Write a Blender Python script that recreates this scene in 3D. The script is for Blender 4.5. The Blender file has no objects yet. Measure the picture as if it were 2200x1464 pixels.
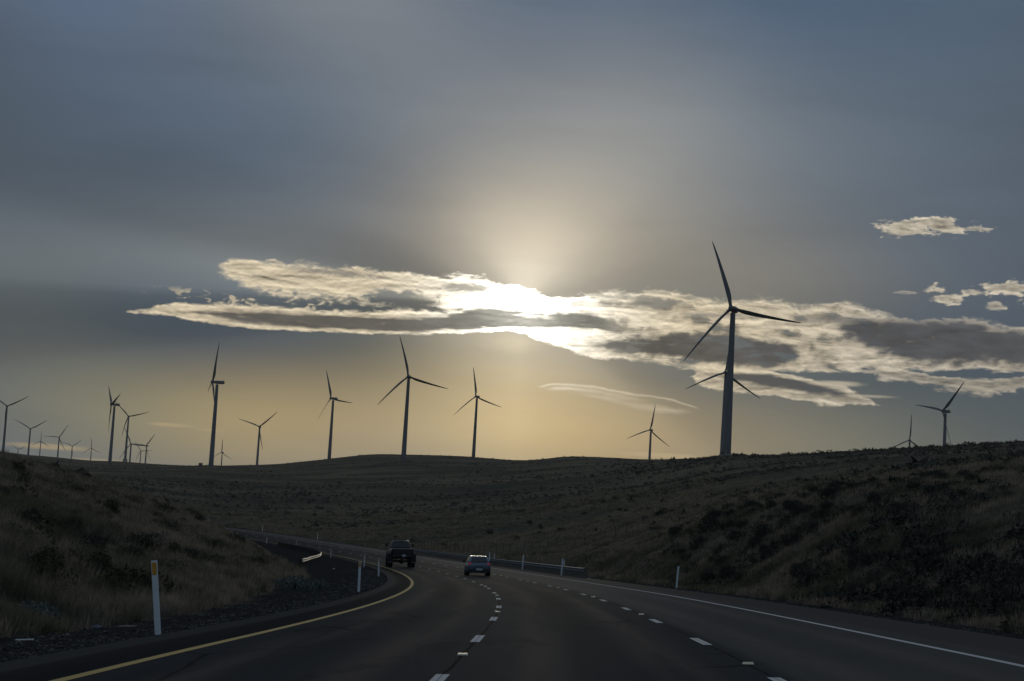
import bpy, bmesh, math, random
import numpy as np
from mathutils import Matrix, Vector

R = math.radians
scene = bpy.context.scene
COL = scene.collection
rng = np.random.default_rng(7)
random.seed(7)

# ------------------------------------------------------------------ camera
EYE = 1.339                      # eye height in the car, metres above the lane
PITCH, ROLL = 0.12074, 0.0583    # looking slightly up; the car leans with the banked curve
fwd = Vector((0, math.cos(PITCH), math.sin(PITCH)))
up0 = Vector((0, -math.sin(PITCH), math.cos(PITCH)))
rt0 = Vector((1, 0, 0))
rt = rt0 * math.cos(ROLL) + up0 * math.sin(ROLL)
up = -rt0 * math.sin(ROLL) + up0 * math.cos(ROLL)
cam_data = bpy.data.cameras.new('camera')
cam_data.sensor_width = 36
cam_data.lens = 70
cam_data.clip_start = 0.1
cam_data.clip_end = 60000
cam = bpy.data.objects.new('camera', cam_data)
COL.objects.link(cam)
m = Matrix((rt, up, -fwd)).transposed().to_4x4()
m.translation = (0, 0, EYE)
cam.matrix_world = m
scene.camera = cam

# ------------------------------------------------------------------ exposure
scene.view_settings.view_transform = 'Standard'
scene.view_settings.look = 'None'
scene.view_settings.exposure = 0
scene.view_settings.gamma = 1
scene.cycles.max_bounces = 4
scene.cycles.diffuse_bounces = 2
scene.cycles.glossy_bounces = 3


# ------------------------------------------------------------------ node helpers
class X:
    """A node socket with arithmetic."""
    nt = None

    def __init__(self, s):
        self.s = s

    def __add__(a, b): return mth('ADD', a, b)
    def __radd__(a, b): return mth('ADD', b, a)
    def __sub__(a, b): return mth('SUBTRACT', a, b)
    def __rsub__(a, b): return mth('SUBTRACT', b, a)
    def __mul__(a, b): return mth('MULTIPLY', a, b)
    def __rmul__(a, b): return mth('MULTIPLY', b, a)
    def __truediv__(a, b): return mth('DIVIDE', a, b)
    def __rtruediv__(a, b): return mth('DIVIDE', b, a)


def put(sock, v):
    if isinstance(v, X):
        X.nt.links.new(v.s, sock)
    elif isinstance(v, (tuple, list)) and len(v) == 3 and sock.type == 'RGBA':
        sock.default_value = (*v, 1)
    else:
        sock.default_value = v


def mth(op, a, b=None, clamp=False):
    n = X.nt.nodes.new('ShaderNodeMath')
    n.operation = op
    n.use_clamp = clamp
    put(n.inputs[0], a)
    if b is not None:
        put(n.inputs[1], b)
    return X(n.outputs[0])


def mx(a, b): return mth('MAXIMUM', a, b)
def mn(a, b): return mth('MINIMUM', a, b)
def ex(a): return mth('EXPONENT', a)
def pw(a, b): return mth('POWER', a, b)
def sat(a): return mth('ADD', a, 0.0, True)


def ss(a, b, x, lo=0.0, hi=1.0):
    n = X.nt.nodes.new('ShaderNodeMapRange')
    n.interpolation_type = 'SMOOTHSTEP'
    put(n.inputs[0], x)
    n.inputs[1].default_value = a
    n.inputs[2].default_value = b
    n.inputs[3].default_value = lo
    n.inputs[4].default_value = hi
    return X(n.outputs[0])


def vec(x, y, z):
    n = X.nt.nodes.new('ShaderNodeCombineXYZ')
    for i, v in enumerate((x, y, z)):
        put(n.inputs[i], v)
    return X(n.outputs[0])


def noise(v, scale=1.0, detail=4.0, rough=0.55, dist=0.0, lac=2.0):
    n = X.nt.nodes.new('ShaderNodeTexNoise')
    put(n.inputs['Vector'], v)
    n.inputs['Scale'].default_value = scale
    n.inputs['Detail'].default_value = detail
    n.inputs['Roughness'].default_value = rough
    n.inputs['Lacunarity'].default_value = lac
    n.inputs['Distortion'].default_value = dist
    return X(n.outputs[0])


def mixc(f, a, b, mode='MIX'):
    n = X.nt.nodes.new('ShaderNodeMix')
    n.data_type = 'RGBA'
    n.blend_type = mode
    n.clamp_factor = True
    put(n.inputs[0], f)
    put(n.inputs[6], a)
    put(n.inputs[7], b)
    return X(n.outputs[2])


def scale_c(c, f):
    n = X.nt.nodes.new('ShaderNodeVectorMath')
    n.operation = 'SCALE'
    put(n.inputs[0], c)
    put(n.inputs['Scale'], f)
    return X(n.outputs[0])


def add_c(a, b):
    n = X.nt.nodes.new('ShaderNodeVectorMath')
    n.operation = 'ADD'
    put(n.inputs[0], a)
    put(n.inputs[1], b)
    return X(n.outputs[0])


def curve(x, pts, x0, x1, y0, y1):
    """Piecewise curve y(x) through pts, as a Float Curve node."""
    n = X.nt.nodes.new('ShaderNodeFloatCurve')
    put(n.inputs['Value'], (x - x0) / (x1 - x0))
    c = n.mapping.curves[0]
    P = [((a - x0) / (x1 - x0), (b - y0) / (y1 - y0)) for a, b in pts]
    while len(c.points) < len(P):
        c.points.new(0.5, 0.5)
    for p, q in zip(c.points, P):
        p.location = q
        p.handle_type = 'AUTO_CLAMPED'
    n.mapping.use_clip = False
    n.mapping.update()
    return X(n.outputs[0]) * (y1 - y0) + y0


# ------------------------------------------------------------------ sky
SUN_AZ, SUN_EL = 0.25, 8.05      # degrees; the sun sits behind the cloud bank
world = bpy.data.worlds.new('World')
scene.world = world
world.use_nodes = True


def P(t):
    return [tuple(map(float, a.split(','))) for a in t.split()]


def build_sky():
    nt = world.node_tree
    nt.nodes.clear()
    X.nt = nt
    tc = nt.nodes.new('ShaderNodeTexCoord')
    sep = nt.nodes.new('ShaderNodeSeparateXYZ')
    nt.links.new(tc.outputs['Generated'], sep.inputs[0])
    dx, dy, dz = (X(sep.outputs[i]) for i in range(3))
    az = mth('ARCTAN2', dx, dy) * 57.29578
    el = mth('ARCSINE', dz) * 57.29578
    elp = mx(el, 0.0)
    da = az - SUN_AZ
    de = el - SUN_EL
    th = mth('SQRT', da * da + de * de)                      # degrees from the sun
    phi = mth('ARCTAN2', da, de) * 57.29578                   # direction around the sun
    phi_n = phi + (noise(vec(phi * 0.05, th * 0.05, 3.0), 1.0, 2.0) - 0.5) * 2.5

    # glow of the hidden sun, cut into broad rays by the cloud
    ray = curve(phi_n, P('-180,0.75 -150,0.7 -120,0.75 -106,0.6 -101,0.35 -97.5,0 -95,0 -92,0.5 -89,0.8 -85.5,0.62 -82,0.22 -78,0.08 -72,0.14 -64,0.35 -52,0.5 -38,0.75 -15,0.97 10,1 32,0.92 52,0.66 66,0.45 76,0.30 86,0.27 98,0.15 114,0.12 130,0.45 150,0.5 180,0.75'), -180, 180, 0, 1)
    glow = 1.0 / (1.0 + pw(th / 2.0, 2.0)) * (ray * 0.75 + 0.25)
    shade = (1.0 - ray) * ss(0.5, 4.0, th) * ss(60, 20, th)
    # high veil of uneven thickness and tint: blue grey, golden low down under the sun
    veil = None
    for (a_, e_, c_) in (
        (-13.0, 17.5, (0.0194, 0.0487, 0.1180)),
        (-6.0, 17.5, (0.0955, 0.0880, 0.0803)),
        (0.2, 17.5, (-0.0358, -0.0230, 0.0111)),
        (7.0, 17.5, (-0.0449, -0.0278, 0.0072)),
        (13.0, 17.5, (-0.0152, 0.0017, 0.0287)),
        (-13.0, 12.0, (0.0050, 0.0182, 0.0384)),
        (-7.0, 12.0, (-0.0047, 0.0179, 0.0523)),
        (-1.5, 12.0, (0.0300, 0.0224, 0.0125)),
        (3.5, 12.0, (0.1136, 0.0967, 0.0691)),
        (8.0, 12.0, (0.0326, 0.0418, 0.0506)),
        (13.0, 11.0, (0.0176, 0.0291, 0.0463)),
        (-13.0, 8.0, (0.0323, 0.0267, 0.0034)),
        (-7.0, 8.6, (0.1195, 0.1048, 0.0680)),
        (7.0, 8.6, (0.1328, 0.0926, 0.0305)),
        (-12.0, 4.5, (0.0835, 0.0628, -0.0042)),
        (-7.0, 4.3, (0.2650, 0.1586, -0.0060)),
        (-3.0, 4.6, (0.0725, 0.0470, 0.0280)),
        (0.3, 4.4, (0.2917, 0.1911, 0.0200)),
        (4.0, 4.4, (0.2044, 0.1041, -0.0061)),
        (8.5, 4.4, (0.1573, 0.1232, 0.0460)),
        (13.0, 4.4, (0.0279, 0.0293, 0.0022)),
        (-9.0, 6.3, (-0.1176, -0.0898, -0.0354)),
        (-3.0, 6.4, (-0.1861, -0.1559, -0.1332)),
        (0.3, 6.2, (0.1595, 0.1009, 0.0361)),
        (5.0, 6.3, (-0.0930, -0.0390, 0.0057)),
        (11.0, 6.5, (-0.0530, -0.0423, -0.0245)),
        (0.3, 9.8, (0.1588, 0.0939, 0.0200)),
    ):
        x_ = (az - a_) * (1 / 4.0)
        y_ = (el - e_) * (1 / (3.6 if e_ > 10.5 else 1.9))
        g_ = scale_c(c_, ex((x_ * x_ + y_ * y_) * -1.0))
        veil = g_ if veil is None else add_c(veil, g_)
    veil = add_c(veil, (0.100, 0.128, 0.161))
    mx_ = nt.nodes.new('ShaderNodeVectorMath')
    mx_.operation = 'MAXIMUM'
    put(mx_.inputs[0], veil)
    mx_.inputs[1].default_value = (0.035, 0.042, 0.05)
    col = scale_c(X(mx_.outputs[0]), 1.0 - shade * 0.42)
    cirrus = noise(vec(az * 0.10 + el * 0.05, el * 0.55, 9.0), 1.0, 6.0, 0.58, 0.4) - 0.5
    col = scale_c(col, 1.0 + cirrus * 0.34)
    col = add_c(col, scale_c((0.66, 0.60, 0.46), glow * (1.0 + cirrus * 0.3)))

    # cloud banks: top and bottom edges in azimuth/elevation, ragged by noise; thin edges glow, thick parts go dark
    n1 = (noise(vec(az * 0.8, el * 2.1, 0.0), 1.0, 8.0, 0.57) - 0.5) * 2.0
    n2 = (noise(vec(az * 0.8, el * 1.8, 7.0), 3.2, 6.0, 0.58, 0.4) - 0.5) * 2.0
    n2u = (noise(vec(az * 0.8 + da * 0.004, el * 1.8 + 0.10, 7.0), 3.2, 6.0, 0.58, 0.4) - 0.5) * 2.0
    n3 = (noise(vec(az * 0.42, el * 2.3, 4.0), 1.5, 7.0, 0.56, 0.6) - 0.5) * 2.2
    n3u = (noise(vec(az * 0.42, el * 2.3 + 0.16, 4.0), 1.5, 7.0, 0.56, 0.6) - 0.5) * 2.2
    relief = (n2 - n2u) * 0.6 + (n3 - n3u) * 1.1              # lit upper rims of the billows
    streak = (noise(vec(az * 0.35, el * 3.6, 2.0), 1.6, 6.0, 0.6) - 0.5) * 2.0
    rag = n1 * 0.75 + n2 * 0.80 + streak * 0.25
    A = (-15.0, 15.5, 5.0, 10.0)

    w1 = noise(vec(az * 0.45, el * 0.9, 21.0), 1.0, 3.0, 0.5) - 0.5
    w2 = noise(vec(az * 0.8, el * 1.2, 27.0), 1.0, 3.0, 0.5) - 0.5
    azw = az + w1 * 1.1
    elw = el + w2 * 0.26

    def bank(top, bot, wt, wb, endl=0.5, endr=0.5):
        t = curve(azw, P(top), *A)
        b = curve(azw, P(bot), *A)
        a0, a1 = P(top)[0][0], P(top)[-1][0]
        m_ = mx(mn(mn((t - elw) / wt, (elw - b) / wb), 1.0), -1.0)
        if a0 > -14:
            m_ = (m_ + 1.0) * ss(a0, a0 + endl, azw) - 1.0
        if a1 < 14:
            m_ = (m_ + 1.0) * ss(a1, a1 - endr, azw) - 1.0
        return m_

    def thick(m_, amp, off, q=None):
        return m_ + (rag if q is None else q) * amp - off

    def ell(a, e, ra, re, soft=0.9, amp=0.9):
        x = (az - a) / ra
        y = (el - e) / re
        d = mth('SQRT', x * x + y * y) + rag * amp
        return ss(1.05, 1.05 - soft, d)

    lit = 0.50 + 0.42 * ex(th / -4.5) + 1.3 * ex(pw(th / 2.0, 2.0) * -1.0) + 6.0 * ex(pw(th / 0.85, 2.0) * -1.0)
    cream = mixc(ss(0.6, 5.0, th), (1.0, 0.94, 0.80), (1.0, 0.85, 0.60))
    cream = mixc(ss(5.0, 11.0, da), cream, (0.93, 0.82, 0.64))
    dark = mixc(ss(0.3, 4.5, th), (0.21, 0.21, 0.18), (0.080, 0.076, 0.070))
    dark = mixc(ss(5.0, 10.0, da), dark, (0.060, 0.064, 0.072))
    grey = mixc(ss(0.3, 6.0, th), (0.40, 0.38, 0.31), (0.17, 0.16, 0.15))

    def lay(col, m_, c, o=1.0):
        return mixc(sat(m_ * o), col, c)

    def fluff(t, drop=0.5, k=1.0):
        """Colour of lit cloud of thickness t."""
        return scale_c(cream, lit * k * mx(1.16 - ss(0.25, 1.15, t) * drop + relief, 0.18))

    # F: thin lens with bright rims
    ftop = '0.35,5.62 0.61,5.64 1.3,5.78 2.09,5.79 3.44,5.64 4.52,5.58 5.2,5.40 5.80,5.19'
    f = bank(ftop, '0.35,5.60 0.62,5.60 1.2,5.52 1.84,5.44 3.19,5.22 4.54,5.03 5.2,5.06 5.80,5.15', 0.05, 0.12)
    fdep = curve(azw, P(ftop), *A) - elw + n2 * 0.03
    fnear = ss(4.5, 1.0, az)
    rim = ex(pw((fdep - 0.05) / 0.035, 2.0) * -1.0) * 0.8 + ss(0.24, 0.40, fdep) * 0.5 + ss(0.12, 0.2, fdep) * ss(0.3, 0.2, fdep) * fnear * 0.8 + ss(-0.15, 0.25, streak + n2 * 0.5) * 0.25
    col = lay(col, sat(f) * sat(rim), scale_c(cream, lit * 0.95), 0.75)
    # E: thin right-hand sheet
    e = thick(bank('8.9,6.50 9.78,6.56 10.69,6.62 11.99,6.54 13.28,6.45 14.68,6.55 17,6.5', '8.9,6.44 9.78,6.40 10.70,6.24 12.01,6.04 13.29,5.94 14.69,6.0 17,6.1', 0.14, 0.35, 1.2), 0.85, 0.06, n1 * 0.5 + n2 + streak * 0.8)
    col = lay(col, ss(0.0, 0.55, e), fluff(e, 0.55, 0.80), 0.78)
    # D: lower right
    d = thick(bank('4.5,6.05 5.03,6.12 5.68,6.42 7.01,6.48 8.34,6.34 9.94,5.95 10.86,5.62 11.4,5.5', '4.5,6.0 5.03,6.00 5.97,5.80 7.31,5.66 8.90,5.52 10.08,5.48 10.86,5.50 11.4,5.45', 0.20, 0.22, 1.3, 1.0), 0.75, 0.06, n1 * 0.5 + n2 * 0.9 + streak * 0.6)
    dc = bank('5.7,6.16 6.2,6.24 7.02,6.36 8.35,6.19 9.81,5.82 10.2,5.75', '5.7,6.10 6.2,6.10 7.03,6.0 8.36,5.84 9.81,5.74 10.2,5.72', 0.14, 0.14, 0.7, 0.7)
    dcol = mixc(ss(-0.15, 0.75, dc + rag * 0.8), fluff(d, 0.45, 0.9), dark)
    col = lay(col, ss(0.0, 0.4, d), dcol, 0.88)
    col = lay(col, ell(9.4, 6.14, 0.9, 0.11, 0.8, 0.15), scale_c(cream, lit * 0.95), 0.85)
    col = lay(col, ell(10.2, 5.82, 1.0, 0.06, 0.8, 0.2), scale_c(cream, lit * 0.8), 0.7)

    # C: the big right-hand bank with two dark cores
    c = thick(bank('0.2,8.15 1.01,8.28 1.81,8.42 2.62,8.54 4.24,8.60 5.05,8.44 6.13,8.42 7.19,8.55 7.99,8.46 8.79,8.45 9.71,8.45 10.37,8.27 11.43,8.05 12.98,8.06 14.51,7.90 17,7.7', '0.2,7.0 1.08,6.90 1.91,6.60 2.72,6.50 4.34,6.45 6.22,6.28 8.07,6.36 10.17,6.54 11.99,6.56 14.55,6.64 17,6.66', 0.40, 0.20, 0.7), 0.85, 0.06)
    hole = ss(0.16, 0.34, n3 + n1 * 0.5 + n2 * 0.25) * ss(1.6, 4.0, da) * ss(11.5, 9.0, da)
    cb = mixc(ss(-0.12, 0.30, n3 * 0.9 + n1 * 0.5 + n2 * 0.5), fluff(c, 0.12, 1.0), fluff(c, 0.72, 0.88))
    c1 = bank('1.9,7.0 2.29,7.03 3.36,7.32 4.70,7.46 6.17,7.46 7.24,7.38 8.8,7.05', '1.9,6.93 2.30,6.86 3.38,6.72 4.73,6.62 6.21,6.50 7.27,6.49 8.8,6.98', 0.30, 0.20, 1.2, 1.0)
    c2 = bank('8.7,7.75 9.21,7.82 10.38,8.04 11.95,8.0 13.24,7.97 14.52,7.81 17,7.6', '8.7,7.66 9.6,7.40 10.68,6.97 11.99,6.72 13.27,6.72 14.54,6.78 17,6.8', 0.24, 0.36, 1.0)
    cb = mixc(ell(9.3, 7.95, 1.3, 0.2, 0.9, 0.9) * 0.8, cb, grey)
    cb = mixc(ell(6.0, 7.95, 1.6, 0.10, 0.9, 1.0) * 0.6, cb, grey)
    cb = mixc(ell(3.2, 8.32, 1.4, 0.10, 0.9, 1.0) * 0.6, cb, grey)
    dk = scale_c(dark, 1.0 + n1 * 0.9 + n3 * 0.5)
    cb = mixc(ss(-0.25, 0.75, c1 + rag * 0.95 + n3 * 0.6) * 0.97, cb, dk)
    cb = mixc(ss(-0.25, 0.80, c2 + rag * 0.9 + n3 * 0.55) * 0.97, cb, dk)
    col = lay(col, ss(-0.14, 0.52, c) * (1.0 - hole * 0.8), cb, 0.98)
    # A: bright feathered upper left bank
    a = thick(bank('-9.3,8.60 -8.32,8.68 -7.39,8.74 -6.32,8.76 -4.71,8.75 -2.81,8.71 -1.19,8.69 -0.09,8.56 0.73,8.36 1.83,8.16', '-9.3,8.4 -8.32,8.20 -7.8,7.95 -7.3,7.66 -6.25,7.60 -5.45,7.66 -4.10,7.62 -2.76,7.75 -1.93,7.55 -0.71,7.40 1.86,7.40', 0.26, 0.55, 1.1), 1.0, 0.06)
    gap = ss(-0.15, 0.35, 0.75 - mth('SQRT', pw((az + 3.3) / 1.5, 2.0) + pw((el - 7.93) / 0.34, 2.0)) + rag * 1.1) * ss(-5.6, -4.6, az) * ss(-1.6, -2.3, az)
    acol = mixc(ell(-4.9, 8.52, 1.6, 0.17, 0.9, 1.0) * 0.75, fluff(a, 0.30, 1.08), grey)
    acol = mixc(ell(-6.0, 8.58, 0.8, 0.10, 0.9, 1.0) * 0.6, acol, grey)
    acol = mixc(ell(-1.45, 8.38, 1.0, 0.17, 0.9, 1.1) * 0.9, acol, grey)
    col = lay(col, ss(-0.16, 0.58, a) * (1.0 - gap), acol, 0.97)
    col = lay(col, ss(0.30, 0.75, n3 + n2 * 0.6) * ss(0.0, 0.3, mx(a, c)) * ss(3.4, 1.0, th), scale_c(grey, 1.5), 0.55)
    # the sun itself burns through the thin middle of the bank
    sun_blob = 2.0 * ex(pw(mth('SQRT', da * da * 0.8 + (de * de) * 3.0) / 0.85, 2.0) * -1.0)
    col = add_c(col, scale_c((1.0, 0.93, 0.80), sun_blob * ss(0.0, 0.3, mx(a, c)) * (0.5 + sat(0.5 + n1 * 2.0))))
    # B: the long lens with a dark spine
    b = thick(bank('-12.1,7.05 -10.70,7.09 -9.68,7.34 -8.76,7.41 -7.30,7.48 -6.23,7.46 -4.63,7.52 -3.42,7.65 -2.07,7.66 -1.14,7.84 0.35,7.90 1.70,7.89 3.0,7.72 4.2,7.40', '-12.1,6.95 -10.70,6.93 -9.38,6.88 -8.45,6.78 -6.72,6.76 -5.12,6.80 -3.38,6.88 -2.03,7.00 -0.02,7.16 1.07,7.13 3.0,7.05 4.2,7.0', 0.22, 0.12, 1.6, 1.5), 0.8, 0.06)
    bc = bank('-9.8,7.08 -9.13,7.12 -7.82,7.30 -6.22,7.36 -4.08,7.44 -2.73,7.46 -1.93,7.58 -1.00,7.82 0.35,7.86 1.84,7.88 2.9,7.70 4.2,7.35', '-9.8,7.02 -9.13,7.02 -7.80,6.92 -6.20,6.88 -4.06,6.94 -2.04,7.10 -0.03,7.27 1.33,7.34 2.9,7.28 4.2,7.15', 0.16, 0.10, 0.9, 1.3)
    bcol = mixc(ss(-0.25, 0.85, bc + rag * 0.55 + streak * 1.0) * 0.96, fluff(b, 0.2, 1.1), scale_c(dark, 1.0 + n1 * 0.8 + streak * 0.6))
    col = lay(col, ss(-0.14, 0.50, b) * ss(3.9, 2.2, da), bcol, 0.98)
    # glow and virga below the lens
    vg = ell(0.1, 6.85, 1.3, 0.40, 1.0, 0.35)
    col = add_c(col, scale_c((0.85, 0.66, 0.34), vg * 0.12))
    # small clouds
    for (a_, e_, ra, re, o) in ((11.25, 10.60, 0.95, 0.30, .9), (12.15, 10.66, 1.0, 0.28, .9), (13.1, 10.64, 0.6, 0.12, .7), (12.31, 8.66, 0.65, 0.19, .9), (12.14, 8.88, 0.45, 0.18, .85), (13.05, 8.82, 0.75, 0.18, .8), (13.95, 8.99, 1.0, 0.24, .9), (13.75, 8.48, 0.35, 0.14, .7), (14.7, 8.6, 0.4, 0.15, .5), (11.2, 8.78, 0.5, 0.06, .4)):
        s_ = 1.0 - mth('SQRT', pw((az - a_) / ra, 2.0) + pw((el - e_) / re, 2.0)) + (n1 * 0.7 + n2 * 1.25) * 1.0
        col = lay(col, ss(0.05, 0.5, s_), fluff(s_, 0.45, 1.0), o)
    for (a_, e_, ra, re, o) in ((-9.6, 3.87, 0.85, 0.075, .85), (-12.9, 3.02, 1.6, 0.11, .7), (-11.3, 2.72, 1.5, 0.08, .55), (4.5, 3.86, 1.6, 0.10, .85), (-8.45, 3.80, 0.55, 0.05, .5)):
        col = lay(col, ell(a_, e_, ra, re, 0.8, 0.12), scale_c((1.0, 0.78, 0.45), 0.36 + 0.34 * ex(th / -5.0)), o)
    # ragged scraps near the left bank
    scr = ss(0.10, 0.26, n1 * 0.5 + n2) * ss(-10.9, -9.0, az) * ss(-4.2, -6.2, az) * ss(7.35, 7.5, el) * ss(7.85, 7.65, el)
    col = lay(col, scr, scale_c(cream, lit), 0.8)

    # darker, bluer dusk away from the sunset
    away = ss(17.0, 45.0, th)
    col = mixc(away, col, (0.135, 0.180, 0.235))

    nish = nt.nodes.new('ShaderNodeTexSky')
    nish.sky_type = 'NISHITA'
    nish.sun_disc = False
    nish.sun_elevation = R(SUN_EL)
    nish.sun_rotation = R(SUN_AZ)
    nish.air_density = 1.0
    nish.dust_density = 1.0
    # what little of the clear sky comes through the veil, then the veil and clouds
    tot = add_c(scale_c(col, 10.0), scale_c(X(nish.outputs[0]), 0.002))
    tot = mixc(ss(-1.0, 0.2, el), (0.25, 0.22, 0.18), tot)
    bg = nt.nodes.new('ShaderNodeBackground')
    put(bg.inputs[0], tot)
    bg.inputs[1].default_value = 0.1
    out = nt.nodes.new('ShaderNodeOutputWorld')
    nt.links.new(bg.outputs[0], out.inputs[0])


build_sky()
world.cycles.sampling_method = 'MANUAL'
world.cycles.sample_map_resolution = 1024

# the sun lamp, softened by the cloud in front of it
sun_l = bpy.data.lights.new('sun', 'SUN')
sun_l.energy = 0.5
sun_l.angle = R(8)
sun_l.color = (1.0, 0.88, 0.68)
sun = bpy.data.objects.new('sun', sun_l)
COL.objects.link(sun)
sd = Vector((math.sin(R(SUN_AZ)) * math.cos(R(SUN_EL)), math.cos(R(SUN_AZ)) * math.cos(R(SUN_EL)), math.sin(R(SUN_EL))))
sun.rotation_euler = sd.to_track_quat('Z', 'Y').to_euler()
sun.location = (0, 0, 50)

# ------------------------------------------------------------------ names and labels
def tag(o, label=None, cat=None, group=None, kind=None):
    if label: o['label'] = label
    if cat: o['category'] = cat
    if group: o['group'] = group
    if kind: o['kind'] = kind
    return o


def empty(name, mat=None):
    o = bpy.data.objects.new(name, None)
    o.empty_display_size = 0.5
    COL.objects.link(o)
    if mat is not None:
        o.matrix_world = mat
    return o


def link(name, me, parent=None, mat=None):
    o = bpy.data.objects.new(name, me)
    COL.objects.link(o)
    if parent:
        o.parent = parent
    if mat is not None:
        o.matrix_local = mat
    return o


def copy_tree(o, parent=None):
    c = o.copy()
    COL.objects.link(c)
    c.parent = parent
    for ch in o.children:
        copy_tree(ch, c)
    return c


def mesh_np(name, V, F, mat=None, smooth=False, attrs=None):
    """Mesh from numpy arrays; F is (n, 3) or (n, 4)."""
    me = bpy.data.meshes.new(name)
    k = F.shape[1]
    me.vertices.add(len(V))
    me.vertices.foreach_set('co', np.ascontiguousarray(V, np.float32).ravel())
    me.loops.add(F.size)
    me.loops.foreach_set('vertex_index', np.ascontiguousarray(F, np.int32).ravel())
    me.polygons.add(len(F))
    me.polygons.foreach_set('loop_start', np.arange(0, F.size, k, dtype=np.int32))
    me.polygons.foreach_set('use_smooth', np.full(len(F), smooth))
    for n_, a in (attrs or {}).items():
        at = me.attributes.new(n_, 'FLOAT', 'POINT')
        at.data.foreach_set('value', np.ascontiguousarray(a, np.float32))
    me.update()
    me.validate()
    if mat:
        me.materials.append(mat)
    return me


def mesh_bm(name, bm, mat=None, smooth=False):
    me = bpy.data.meshes.new(name)
    bmesh.ops.recalc_face_normals(bm, faces=bm.faces)
    bm.to_mesh(me)
    bm.free()
    if smooth:
        me.polygons.foreach_set('use_smooth', [True] * len(me.polygons))
    if mat:
        me.materials.append(mat)
    return me


# ------------------------------------------------------------------ materials
def material(name, rough=0.8, metal=0.0, spec=0.5):
    m_ = bpy.data.materials.new(name)
    m_.use_nodes = True
    X.nt = m_.node_tree
    b = m_.node_tree.nodes['Principled BSDF']
    b.inputs['Roughness'].default_value = rough
    b.inputs['Metallic'].default_value = metal
    b.inputs['Specular IOR Level'].default_value = spec
    return m_, b


def tcoord(kind='Object'):
    n = X.nt.nodes.new('ShaderNodeTexCoord')
    return X(n.outputs[kind])


def position():
    n = X.nt.nodes.new('ShaderNodeNewGeometry')
    return X(n.outputs['Position'])


def attr(name):
    n = X.nt.nodes.new('ShaderNodeAttribute')
    n.attribute_name = name
    return X(n.outputs['Fac'])


def bump(b, h, strength=0.5, dist=0.1):
    n = X.nt.nodes.new('ShaderNodeBump')
    n.inputs['Strength'].default_value = strength
    n.inputs['Distance'].default_value = dist
    put(n.inputs['Height'], h)
    X.nt.links.new(n.outputs[0], b.inputs['Normal'])


def plain(name, c, rough=0.6, metal=0.0, var=0.15, scale=6.0, spec=0.5):
    """Solid material with a little procedural mottling."""
    m_, b = material(name, rough, metal, spec)
    f = noise(tcoord(), scale, 5, 0.6)
    put(b.inputs['Base Color'], mixc(f, tuple(x * (1 - var * 2) for x in c), tuple(min(1, x * (1 + var * 2)) for x in c)))
    put(b.inputs['Roughness'], mn(f * 0.25 + (rough - 0.12), 1.0))
    return m_


# ------------------------------------------------------------------ road alignment
LW = 3.64                                        # lane width
KN = [0, 30, 60, 100, 150, 210, 290, 390, 520, 700]
KAP = [-0.00029, 0.00051, 0.00097, 0.00092, 0.00079, 0.00094, 0.00085, 0.00088, 0.00092, 0.00096]
GRD = [0.02038, 0.00827, 0.01018, 0.00996, 0.01386, 0.01783, 0.02553, 0.03309, 0.03028, 0.02747]
BNK = [0.04128, 0.03821, 0.04201]
S0, S1 = -80, 760
Sx = np.arange(S0, S1 + 1, 1.0)
_k = np.interp(Sx, KN, KAP)
_g = np.interp(Sx, KN, GRD)
RB = np.interp(Sx, [0, 150, 400], BNK)
i0 = -S0


def _cum(a):
    c = np.concatenate([[0], np.cumsum((a[1:] + a[:-1]) / 2)])
    return c - c[i0]


RTH = -0.02687 + _cum(_k)
_tm = (RTH[1:] + RTH[:-1]) / 2
RX = np.concatenate([[0], np.cumsum(-np.sin(_tm))])
RY = np.concatenate([[0], np.cumsum(np.cos(_tm))])
RZ = _cum(_g)
OFF = 1.14845                                     # camera is this far right of the left lane line
RX = RX - RX[i0] - OFF * np.cos(RTH[i0])
RY = RY - RY[i0] - OFF * np.sin(RTH[i0])
RZ = RZ - OFF * RB[i0]
RG = _g


def rat(s, lat, dz=0.0):
    """Point at station s, lateral offset lat (right positive) and height dz on the banked road plane."""
    s = np.asarray(s, float)
    th = np.interp(s, Sx, RTH)
    x = np.interp(s, Sx, RX) + lat * np.cos(th)
    y = np.interp(s, Sx, RY) + lat * np.sin(th)
    z = np.interp(s, Sx, RZ) + lat * np.interp(s, Sx, RB) + dz
    return np.stack(np.broadcast_arrays(x, y, z), -1)


def frame(s, lat, dz=0.0, tilt=True):
    """Matrix at a road point: +Y along the road, +X to the right."""
    th = float(np.interp(s, Sx, RTH))
    f = Vector((-math.sin(th), math.cos(th), float(np.interp(s, Sx, RG)) if tilt else 0)).normalized()
    r_ = Vector((math.cos(th), math.sin(th), float(np.interp(s, Sx, RB)) if tilt else 0)).normalized()
    u = r_.cross(f).normalized()
    r_ = f.cross(u)
    m_ = Matrix((r_, f, u)).transposed().to_4x4()
    m_.translation = Vector([float(v) for v in rat(s, lat, dz)])
    return m_


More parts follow.
